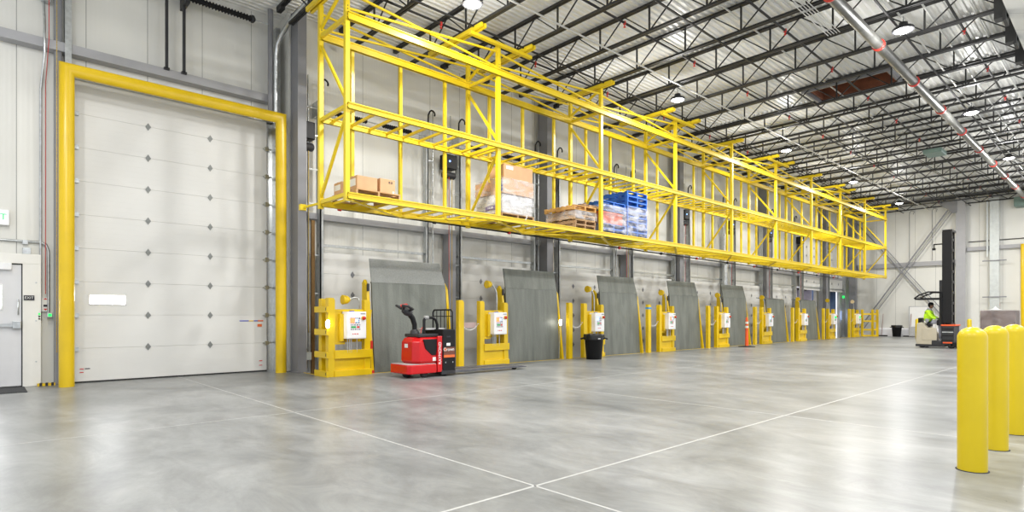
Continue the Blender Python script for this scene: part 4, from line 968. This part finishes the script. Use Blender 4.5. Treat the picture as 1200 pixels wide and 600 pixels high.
tb = trash(13.45, 10.98, 'black round trash can standing in front of the third dock guard', 1.06)
obj('tag_label', MB().box(13.28, 13.42, 10.68, 10.695, 0.60, 0.635), mat('label_grey', (0.4, 0.4, 0.4), 0.5), tb)
trash(41.3, ey(9.6), 'black trash can standing against the white end wall', 1.0)
# delineator
dl = thing('delineator_post', 'orange delineator post with white bands on a black base by the dock plates', 'delineator', (23.3, 10.97, 0))
obj('base', MB().lathe([(0.33, 0), (0.33, 0.02), (0.12, 0.05), (0.0, 0.055)], (23.3, 10.97, 0), 28), rubber, dl)
obj('tube', MB().lathe([(0.07, 0.05), (0.055, 0.9), (0.05, 1.1), (0.03, 1.16), (0.05, 1.2), (0.0, 1.22)], (23.3, 10.97, 0), 18), orange, dl)
for z in (0.78, 0.95): obj('band', MB().lathe([(0.066, z), (0.064, z + 0.09)], (23.3, 10.97, 0), 18), paper, dl)

# bollards ------------------------------------------------------------
for i, (x, y) in enumerate(((6.14, 0.95), (7.27, 0.95), (8.36, 0.93))):
    r = thing('bollard', ['yellow domed bollard, nearest and tallest of the three in a row', 'middle yellow domed bollard of the row of three', 'farthest yellow domed bollard of the row, cut by the picture edge'][i], 'bollard', (x, y, 0), 'row of three yellow bollards')
    R = 0.103
    pr_ = [(R, 0.0), (R, 1.115)] + [(R * math.cos(a) * 1.0, 1.115 + 0.088 * math.sin(a)) for a in [PI / 2 * j / 8 for j in range(1, 8)]] + [(0, 1.203)]
    obj('sleeve', MB().lathe(pr_, (x, y, 0), 40), yellowpl, r)
    obj('base_ring', MB().lathe([(R + 0.012, 0.0), (R + 0.012, 0.004), (R - 0.01, 0.006)], (x, y, 0), 32), rubber, r)
for (x, y, lab) in ((38.4, 8.36, 'small far yellow bollard left of the reach truck'), (38.0, 6.0, 'small far yellow bollard right of the reach truck mast')):
    tag(obj('bollard', MB().lathe([(0.10, 0), (0.10, 1.04), (0.08, 1.09), (0, 1.12)], (x, y, 0), 20), yellowpl), lab, 'bollard', 'far bollards by the end wall')

# ------------------------------------------------------------------ end wall items
def broom(x, y, lab):
    r = thing('push_broom', lab, 'broom', (x, y, 0))
    obj('handle', MB().tube([(x, y, 0.06), (x + 0.12, y - 0.06, 1.4)], 0.017, 8), mat('broom_handle', (0.35, 0.22, 0.2), 0.6), r)
    obj('brush_head', MB().box(x - 0.05, x + 0.05, y - 0.32, y + 0.32, 0.0, 0.07), black, r)
broom(41.6, ey(10.45), 'push broom leaning on the end wall near the yellow ladder guard')
broom(41.6, ey(9.03), 'push broom leaning on the end wall beside the white board')
wb = thing('display_board', 'plain white board leaning on the end wall behind the reach truck', 'board', (41.800, 8.7, 0.5))
obj('panel', MB().box(41.760, 41.800, 8.6, 9.5, 0.62, 1.83), paper, wb)
obj('edge_trim', MB().box(41.750, 41.810, 9.49, 9.52, 0.6, 1.85).box(41.750, 41.810, 8.6, 9.5, 1.82, 1.85), girtm, wb)
mc = thing('floor_cabinet', 'low grey metal cabinet under the white board', 'cabinet', (41.500, 8.8, 0))
obj('body', MB().box(41.250, 41.740, 8.65, 9.42, 0.02, 0.62), girtm, mc, 0.01)
obj('door', MB().box(41.230, 41.250, 8.70, 9.37, 0.06, 0.58), mat('cab_grey', (0.42, 0.42, 0.42), 0.4), mc)
# translucent downspouts on end wall
ds = thing('wall_duct', 'pale galvanised duct running down the end wall beyond the reach truck', 'duct', (42.000, 5.3, 1.7))
obj('duct', MB().box(41.850, 41.960, 5.29, 5.71, 1.2, 7.9), mat('duct_pale', (0.55, 0.58, 0.57), 0.35, 0.3), ds, 0.01)
obj('side_pipe', MB().tube([(41.900, 5.82, 4.6), (41.900, 5.82, 7.7)], 0.05, 8), mat('duct_pale2', (0.62, 0.65, 0.64), 0.35), ds)
for z in (4.37, 2.33): obj('wall_bar', MB().box(41.800, 41.850, 4.97, 6.02, z - 0.03, z + 0.03), colgrey, ds)
tag(obj('wall_heater', MB().box(41.200, 42.100, 3.75, 4.6, 7.2, 7.7), greenbox, bevel=0.03), 'dark green unit heater high on the end wall', 'heater')
for y, z1 in ((10.3, 5.6), (9.4, 7.4), (8.5, 7.4)):
    pass
for (y, z0, z1, lab) in ((9.58, 4.6, 7.6, 'thin cable loop hanging down the end wall left of the mast'), (8.43, 4.6, 7.6, 'thin cable loop hanging down the end wall near the mast top')):
    tag(obj('wall_cable', MB().tube([(42.120, y, z0), (42.120, y, z1), (42.120, y - 0.1, z1 + 0.12), (42.120, y - 0.25, z1 + 0.05), (42.120, y - 0.2, z1 - 0.12)], 0.014, 6), colgrey), lab, 'cable')
# yellow frame of a door on the end wall at far right
ef = thing('door_guard_frame', 'yellow pipe frame at the far right of the end wall', 'door frame guard', (41.700, 3.0, 0))
obj('pipe_frame', MB().tube([(41.700, 4.24, 0), (41.700, 4.24, 5.07), (41.700, 0.6, 5.07), (41.700, 0.6, 0)], 0.13, 16), yellow, ef)
tag(obj('dark_doorway', MB().box(42.100, 42.190, 0.8, 4.1, 0, 4.95), mat('strip_door', (0.3, 0.3, 0.3), 0.3)), 'grey door inside the far yellow frame', 'door')
# wrapped load behind the bollards
wl = thing('wrapped_load', 'dark goods under clear film on the floor behind the yellow bollards', 'wrapped load', (33, 4.05, 0))
obj('goods', MB().box(32.4, 33.6, 3.55, 4.75, 0.14, 1.52), mat('goods_brown', (0.16, 0.12, 0.11), 0.5, var=0.3, scale=3), wl, 0.03)
obj('film', MB().box(32.36, 33.64, 3.51, 4.79, 0.10, 1.56), film_mat('film_thin', (0.7, 0.68, 0.68), 0.10), wl, 0.03)
obj('film_peak', MB().lathe([(0.25, 1.55), (0.08, 1.60), (0.02, 1.70), (0.0, 1.71)], (33.0, 4.3, 0), 9), film_dense, wl)
pallet('wooden_pallet', 'wooden pallet under the dark wrapped goods behind the bollards', 'pallet', 32.4, 33.6, 3.55, 4.75, 0.0, 0.10, woodold)

# ------------------------------------------------------------------ reach truck with driver
FX, FY = 28.5, 5.45     # heading -Y
ft = thing('reach_truck', 'beige and black reach truck with a tall dark mast by the end wall', 'reach truck', (FX, FY, 0))
obj('tractor_body', MB().prism([(FX - 0.5, 5.55, 0.12), (FX - 0.5, 6.12, 0.12), (FX - 0.5, 6.16, 0.30), (FX - 0.5, 6.12, 0.98), (FX - 0.5, 5.95, 1.02), (FX - 0.5, 5.55, 0.55)], (1.0, 0, 0)), beige, ft, 0.03)
obj('entry_step', MB().box(FX - 0.52, FX + 0.5, 5.30, 5.62, 0.10, 0.30), darkgrey, ft, 0.02)
obj('side_panel', MB().box(FX - 0.51, FX - 0.47, 5.45, 5.95, 0.30, 0.80), beige, ft, 0.02)
obj('skirt', MB().box(FX - 0.51, FX + 0.5, 5.2, 6.16, 0.05, 0.14), darkgrey, ft)
obj('seat', MB().box(FX - 0.22, FX + 0.22, 5.72, 6.05, 0.84, 0.96), black, ft, 0.03)
obj('backrest', MB().box(FX - 0.22, FX + 0.22, 6.02, 6.14, 0.95, 1.2), black, ft, 0.03)
obj('battery_box', MB().box(FX - 0.5, FX + 0.5, 4.90, 5.30, 0.12, 0.88), darkgrey, ft, 0.02)
obj('battery_cover', MB().box(FX - 0.5, FX + 0.5, 4.86, 5.32, 0.88, 0.94), orange, ft, 0.01)
for z in (0.30, 0.48, 0.62, 0.74): obj('vent_slat', MB().box(FX - 0.52, FX - 0.5, 4.92, 5.28, z, z + 0.04), galv if z == .62 else black, ft)
obj('warning_stripe', MB().box(FX - 0.53, FX - 0.52, 4.95, 5.25, 0.20, 0.25), orange, ft)
obj('console', MB().box(FX - 0.3, FX + 0.3, 5.34, 5.50, 0.90, 1.12), black, ft, 0.02)
cg = MB()
for sx_ in (-1, 1):
    cg.tube([(FX + sx_ * 0.42, 5.32, 0.95), (FX + sx_ * 0.42, 5.32, 2.02)], 0.03, 8)
obj('guard_pillar', cg, black, ft)
og = MB()
for sx_ in (-1, 1): og.tube([(FX + sx_ * 0.45, 5.30, 2.22), (FX + sx_ * 0.45, 5.75, 2.24), (FX + sx_ * 0.45, 6.05, 2.12), (FX + sx_ * 0.45, 6.22, 1.98)], 0.03, 8)
for i in range(7): yy = 5.32 + i * 0.13; og.tube([(FX - 0.45, yy, 2.22 if i < 4 else 2.22 - (i - 3) * 0.06), (FX + 0.45, yy, 2.22 if i < 4 else 2.22 - (i - 3) * 0.06)], 0.016, 6)
og.box(FX - 0.47, FX + 0.47, 5.28, 6.2, 1.93, 2.0)
for sx_ in (-1, 1): og.tube([(FX + sx_ * 0.45, 5.32, 1.96), (FX + sx_ * 0.45, 5.32, 2.24)], 0.025, 8)
obj('overhead_guard', og, black, ft)
for j, (dx, zt) in enumerate(((0.30, 4.66), (0.24, 4.62), (0.18, 4.58))):
    m = MB()
    for sx_ in (-1, 1):
        xx = FX + sx_ * dx; y = 5.02 + j * 0.07; m.box(xx - 0.045, xx + 0.045, y, y + 0.06, 0.2, zt)
    z = 0.9
    while z < zt: m.box(FX - dx, FX + dx, 5.02 + j * 0.07, 5.06 + j * 0.07, z, z + 0.1); z += 0.5 if j else 0.42
    obj('mast_stage', m, black, ft)
hy = MB(); hy.tube([(FX - 0.05, 5.14, 0.3), (FX - 0.05, 5.14, 4.5)], 0.05, 10); hy.tube([(FX + 0.08, 5.14, 0.3), (FX + 0.08, 5.14, 4.5)], 0.04, 10)
obj('lift_cylinder', hy, darkgrey, ft)
obj('hose_bundle', MB().box(FX - 0.40, FX - 0.34, 4.98, 5.30, 1.0, 4.62), black, ft)
obj('mast_cap', MB().box(FX - 0.36, FX + 0.36, 4.98, 5.30, 4.60, 4.69), black, ft)
obj('lower_mast', MB().box(FX - 0.35, FX + 0.35, 5.28, 5.40, 0.9, 2.7), darkgrey, ft)
cam_ = MB(); cam_.tube([(FX - 0.2, 5.28, 4.15), (FX - 0.2, 5.62, 4.15)], 0.025, 8); cam_.tube([(FX - 0.2, 5.60, 4.15), (FX - 0.2, 5.60, 3.98)], 0.02, 8); cam_.box(FX - 0.25, FX - 0.15, 5.55, 5.65, 3.92, 4.0)
obj('camera_arm', cam_, black, ft)
for yy, xx in ((5.95, FX - 0.45), (5.95, FX + 0.35), (4.98, FX - 0.52), (4.98, FX + 0.42), (4.75, FX - 0.5), (4.75, FX + 0.42)):
    obj('wheel', MB().lathe([(0.04, 0), (0.13, 0.005), (0.13, 0.095), (0.04, 0.1)], (xx, yy, 0.13), 18, 'x'), rubber, ft)
obj('outrigger', MB().box(FX - 0.52, FX - 0.40, 4.55, 5.0, 0.1, 0.24), black, ft); obj('outrigger', MB().box(FX + 0.40, FX + 0.52, 4.55, 5.0, 0.1, 0.24), black, ft)
fkk = MB(); fkk.prism([(FX - 0.25, 5.0, 0.12), (FX - 0.25, 4.6, 0.12), (FX - 0.25, 4.6, 0.15), (FX - 0.25, 4.96, 0.16), (FX - 0.25, 4.96, 0.6), (FX - 0.25, 5.0, 0.6)], (0.1, 0, 0)); obj('fork', fkk, darkgrey, ft)
fkk = MB(); fkk.prism([(FX + 0.15, 5.0, 0.12), (FX + 0.15, 4.6, 0.12), (FX + 0.15, 4.6, 0.15), (FX + 0.15, 4.96, 0.16), (FX + 0.15, 4.96, 0.6), (FX + 0.15, 5.0, 0.6)], (0.1, 0, 0)); obj('fork', fkk, darkgrey, ft)

# driver: skinned skeleton, seated, facing -Y
def skinned(name, pts, edges, rad, m, parent, root=0, sub=2):
    off = world_loc(parent) if parent else Vector((0, 0, 0))
    me = bpy.data.meshes.new(name); me.from_pydata([tuple(Vector(p) - off) for p in pts], edges, []); me.update()
    o = bpy.data.objects.new(name, me); C.objects.link(o); o.parent = parent; me.materials.append(m)
    md = o.modifiers.new('skin', 'SKIN'); md.use_smooth_shade = True
    sv = me.skin_vertices[0].data if me.skin_vertices else None
    if sv is None:
        me.skin_vertices.new() if hasattr(me.skin_vertices, 'new') else None
        sv = me.skin_vertices[0].data
    for i, r in enumerate(rad):
        rr = r if isinstance(r, tuple) else (r, r); sv[i].radius = rr; sv[i].use_root = (i == root)
    s = o.modifiers.new('sub', 'SUBSURF'); s.levels = sub; s.render_levels = sub
    return o
dr = thing('person', 'person in a bright yellow-green jacket and dark cap driving the reach truck', 'person', (FX - 0.05, 5.85, 0.96))
hx_, hy_ = FX - 0.02, 5.84
B = [(hx_, hy_, 1.03), (hx_, hy_ + 0.0, 1.20), (hx_, hy_ - 0.03, 1.38), (hx_, hy_ - 0.05, 1.50), (hx_, hy_ - 0.07, 1.58),
     (hx_ - 0.18, hy_ - 0.04, 1.46), (hx_ - 0.23, hy_ - 0.14, 1.24), (hx_ - 0.20, hy_ - 0.36, 1.16), (hx_ + 0.18, hy_ - 0.04, 1.46), (hx_ + 0.23, hy_ - 0.14, 1.24), (hx_ + 0.20, hy_ - 0.36, 1.16),
     (hx_ - 0.10, hy_ - 0.03, 1.03), (hx_ - 0.14, hy_ - 0.42, 1.02), (hx_ - 0.14, hy_ - 0.44, 0.62), (hx_ - 0.14, hy_ - 0.42, 0.38), (hx_ - 0.14, hy_ - 0.55, 0.335),
     (hx_ + 0.10, hy_ - 0.03, 1.03), (hx_ + 0.14, hy_ - 0.42, 1.02), (hx_ + 0.14, hy_ - 0.44, 0.62), (hx_ + 0.14, hy_ - 0.42, 0.38), (hx_ + 0.14, hy_ - 0.55, 0.335)]
E_ = [(0, 1), (1, 2), (2, 3), (3, 4), (3, 5), (5, 6), (6, 7), (3, 8), (8, 9), (9, 10), (0, 11), (11, 12), (12, 13), (13, 14), (14, 15), (0, 16), (16, 17), (17, 18), (18, 19), (19, 20)]
Rr = [0.13, 0.135, 0.15, 0.10, 0.055, 0.07, 0.055, 0.038, 0.07, 0.055, 0.038, 0.09, 0.075, 0.058, 0.045, 0.04, 0.09, 0.075, 0.058, 0.045, 0.04]
obj_body = skinned('body', B, E_, Rr, jeans, dr)
# jacket over the upper body
JK = [(hx_, hy_, 1.02)] + B[1:4] + [B[5], B[6], (B[7][0], B[7][1] + 0.03, B[7][2]), B[8], B[9], (B[10][0], B[10][1] + 0.03, B[10][2])]
JE = [(0, 1), (1, 2), (2, 3), (3, 4), (4, 5), (5, 6), (3, 7), (7, 8), (8, 9)]
skinned('jacket', JK, JE, [0.155, 0.16, 0.175, 0.125, 0.09, 0.07, 0.052, 0.09, 0.07, 0.052], hiviz, dr)
hdm = MB()
hc_ = (hx_, hy_ - 0.10, 1.70)
prof = [(0.0, -0.125), (0.05, -0.11), (0.072, -0.06), (0.08, 0.0), (0.082, 0.05), (0.065, 0.10), (0.0, 0.125)]
hdm.lathe(prof, hc_, 20); hdm.tube([(hc_[0], hc_[1] - 0.07, hc_[2] - 0.0), (hc_[0], hc_[1] - 0.10, hc_[2] - 0.03)], [0.014, 0.016], 8)
hdm.lathe([(0.0, -0.012), (0.022, 0), (0.0, 0.012)], (hc_[0] - 0.082, hc_[1], hc_[2]), 8, 'x'); hdm.lathe([(0.0, -0.012), (0.022, 0), (0.0, 0.012)], (hc_[0] + 0.082, hc_[1], hc_[2]), 8, 'x')
obj('head', hdm, skin, dr)
obj('cap', MB().lathe([(0.094, 0.015), (0.094, 0.06), (0.072, 0.115), (0.0, 0.138)], hc_, 20).box(hc_[0] - 0.06, hc_[0] + 0.06, hc_[1] - 0.17, hc_[1] - 0.07, hc_[2] + 0.03, hc_[2] + 0.042), black, dr)
obj('hair', MB().lathe([(0.0, -0.07), (0.07, -0.06), (0.088, 0.0), (0.09, 0.03)], (hc_[0], hc_[1] + 0.015, hc_[2]), 16), black, dr)
for s in (-1, 1):
    h = MB(); bx_, by_, bz_ = hx_ + s * 0.20, hy_ - 0.36, 1.16
    h.tube([(bx_, by_ + 0.01, bz_), (bx_, by_ - 0.05, bz_ - 0.005), (bx_, by_ - 0.09, bz_ - 0.01)], [0.026, 0.038, 0.034], 10)
    for q, (dx, ln) in enumerate(((-0.027, 0.06), (-0.009, 0.068), (0.009, 0.065), (0.027, 0.052))):
        h.tube([(bx_ + dx, by_ - 0.085, bz_ - 0.01), (bx_ + dx, by_ - 0.085 - ln * 0.6, bz_ - 0.018), (bx_ + dx, by_ - 0.085 - ln * 0.8, bz_ - 0.045)], [0.0095, 0.009, 0.007], 6)
    h.tube([(bx_ - s * 0.03, by_ - 0.04, bz_), (bx_ - s * 0.05, by_ - 0.07, bz_ - 0.01), (bx_ - s * 0.05, by_ - 0.10, bz_ - 0.02)], [0.011, 0.010, 0.008], 6)
    obj('hand', h, black, dr)

# ------------------------------------------------------------------ ceiling services
mp_ = thing('main_pipe', 'thick shiny steel main pipe running under the joists towards the end wall', 'pipe', (20, 4.0, 7.4))
obj('pipe', MB().tube([(3.0, 4.0, 7.42), (XE - 0.1, 4.0, 7.42)], 0.11, 20), mat('pipe_dark', (0.13, 0.13, 0.12), 0.32, 0.4, var=0.2), mp_)
x = 5.9; i = 0
while x < XE - 1:
    obj('coupling', MB().lathe([(0.112, -0.035), (0.132, -0.03), (0.132, 0.03), (0.112, 0.035)], (x, 4.0, 7.42), 20, 'x'), redp, mp_)
    obj('hanger', MB().tube([(x + 0.55, 4.0, 7.5), (x + 0.55, 4.0, JB)], 0.012, 6), galv, mp_)
    x += 3.03; i += 1
for y, z in ((7.9, 7.92), (5.58, 7.92), (2.75, 7.92), (10.75, 7.92)):
    where = {7.9: 'second sprinkler branch out from the rack', 5.58: 'sprinkler branch between the rack and the main pipe', 2.75: 'sprinkler branch beyond the main pipe', 10.75: 'sprinkler branch right above the yellow rack'}[y]
    r = thing('sprinkler_branch', 'thin dark ' + where + ', with red heads', 'sprinkler pipe', (20, y, z))
    obj('pipe', MB().tube([(2, y, z), (XE - 0.2, y, z)], 0.026, 8), joistm, r)
    x = 4.7
    while x < XE - 1:
        obj('sprinkler_head', MB().lathe([(0.03, -0.10), (0.03, -0.09), (0.014, -0.08), (0.014, -0.04), (0.034, -0.035), (0.034, 0.035), (0.0, 0.04)], (x, y, z), 12), redp, r); x += 3.03
for y, z, lab in ((3.55, 7.86, 'pale electrical conduit between the main pipe and the far lamp row'), (3.10, 7.86, 'pale electrical conduit outside the far lamp row'), (2.35, 7.72, 'pale electrical conduit farthest from the dock wall'),
                  (8.55, 7.62, 'pale electrical conduit along the lamp row nearest the rack'), (6.35, 8.25, 'pale electrical conduit tight under the roof deck')):
    tag(obj('conduit', MB().tube([(2, y, z), (XE - 0.2, y, z)], 0.021, 8), mat('conduit_pale', (0.6, 0.6, 0.57), 0.4, 0.4)), lab, 'conduit')
AX, AY = 27.15, 5.35
# cable bundle near (965,0)-(950,20)
cbm = MB()
for i in range(5): cbm.tube([(9.5, 4.55 + i * 0.06, 7.65), (14.2, 4.55 + i * 0.06, 7.65)], 0.010, 6)
tag(obj('cable_bundle', cbm, mat('cable_white', (0.7, 0.7, 0.68), 0.5)), 'bundle of pale cables slung beside the main pipe', 'cables')
tag(obj('air_unit', MB().box(AX - 0.45, AX + 0.45, AY - 0.3, AY + 0.3, 7.5, 7.66), greenbox, bevel=0.03), 'flat green grey unit hanging below the joists near the main pipe', 'ceiling unit')

def highbay(x, y, lab, first=[None]):
    if first[0] is None:
        r = thing('high_bay_light', lab, 'ceiling lamp', (x, y, 7.35), 'round lamps under the joists')
        z = 7.35
        obj('housing', MB().lathe([(0.20, 0.0), (0.21, 0.02), (0.19, 0.06), (0.09, 0.11), (0.08, 0.17), (0, 0.18)], (x, y, z), 28), darkgrey, r)
        obj('lens', MB().lathe([(0.0, -0.035), (0.10, -0.03), (0.155, -0.005), (0.16, 0.0)], (x, y, z), 28), lamp_e, r)
        obj('hanger', MB().tube([(x, y, z + 0.17), (x, y, 7.66)], 0.012, 6), galv, r)
        first[0] = r
    else:
        r = copy_tree(first[0], (x, y, 7.35), lab)
    ld_ = bpy.data.lights.new('high_bay_lamp', 'AREA'); ld_.energy = LAMP; ld_.shape = 'DISK'; ld_.size = 0.32; ld_.color = (1.0, 0.988, 0.965)
    lo = bpy.data.objects.new('lamp_glow', ld_); C.objects.link(lo); lo.parent = r; lo.location = (0, 0, -0.045)
    l2 = bpy.data.lights.new('deck_uplight', 'POINT'); l2.energy = UPLIGHT; l2.shadow_soft_size = 0.12; l2.color = (1.0, 0.99, 0.975)  # extra point light added below each lamp to brighten the roof deck
    lo2 = bpy.data.objects.new('added_uplight', l2); C.objects.link(lo2); lo2.parent = r; lo2.location = (0, 0, -0.25)
    return r
LAMP = 125; UPLIGHT = 62
rows = {8.8: 'in the row nearest the yellow rack', 3.4: 'in the row beyond the main pipe', -2.0: 'in the row above the viewer'}
for y in (8.8, 3.4, -2.0):
    for i in range(6):
        x = -0.3 + 7.38 * i
        if i == 0: x = -0.3
        wh = ['behind the viewer', 'nearest the big door', 'second along', 'third along', 'fourth along', 'fifth along and last'][i]
        highbay(x, y, 'round glowing high bay lamp %s, %s' % (rows[y], wh))

# ------------------------------------------------------------------ world, camera
w = bpy.data.worlds.new('world'); scn.world = w; w.use_nodes = True
bg = w.node_tree.nodes['Background']; bg.inputs['Color'].default_value = (0.93, 0.96, 1.0, 1); bg.inputs['Strength'].default_value = 1.15
cam = bpy.data.cameras.new('camera'); co = bpy.data.objects.new('camera', cam); C.objects.link(co)
cam.sensor_width = 36; cam.lens = 678.3 / 1200 * 36; cam.shift_y = 69.56 / 1200; cam.clip_end = 200
co.location = (0, 0, 1.3); co.rotation_euler = (PI / 2, 0, math.radians(-(90 - 47.29)))
scn.camera = co
scn.view_settings.view_transform = 'Standard'; scn.view_settings.look = 'None'
scn.view_settings.exposure = -0.05; scn.view_settings.gamma = 1; scn.view_settings.use_curve_mapping = False
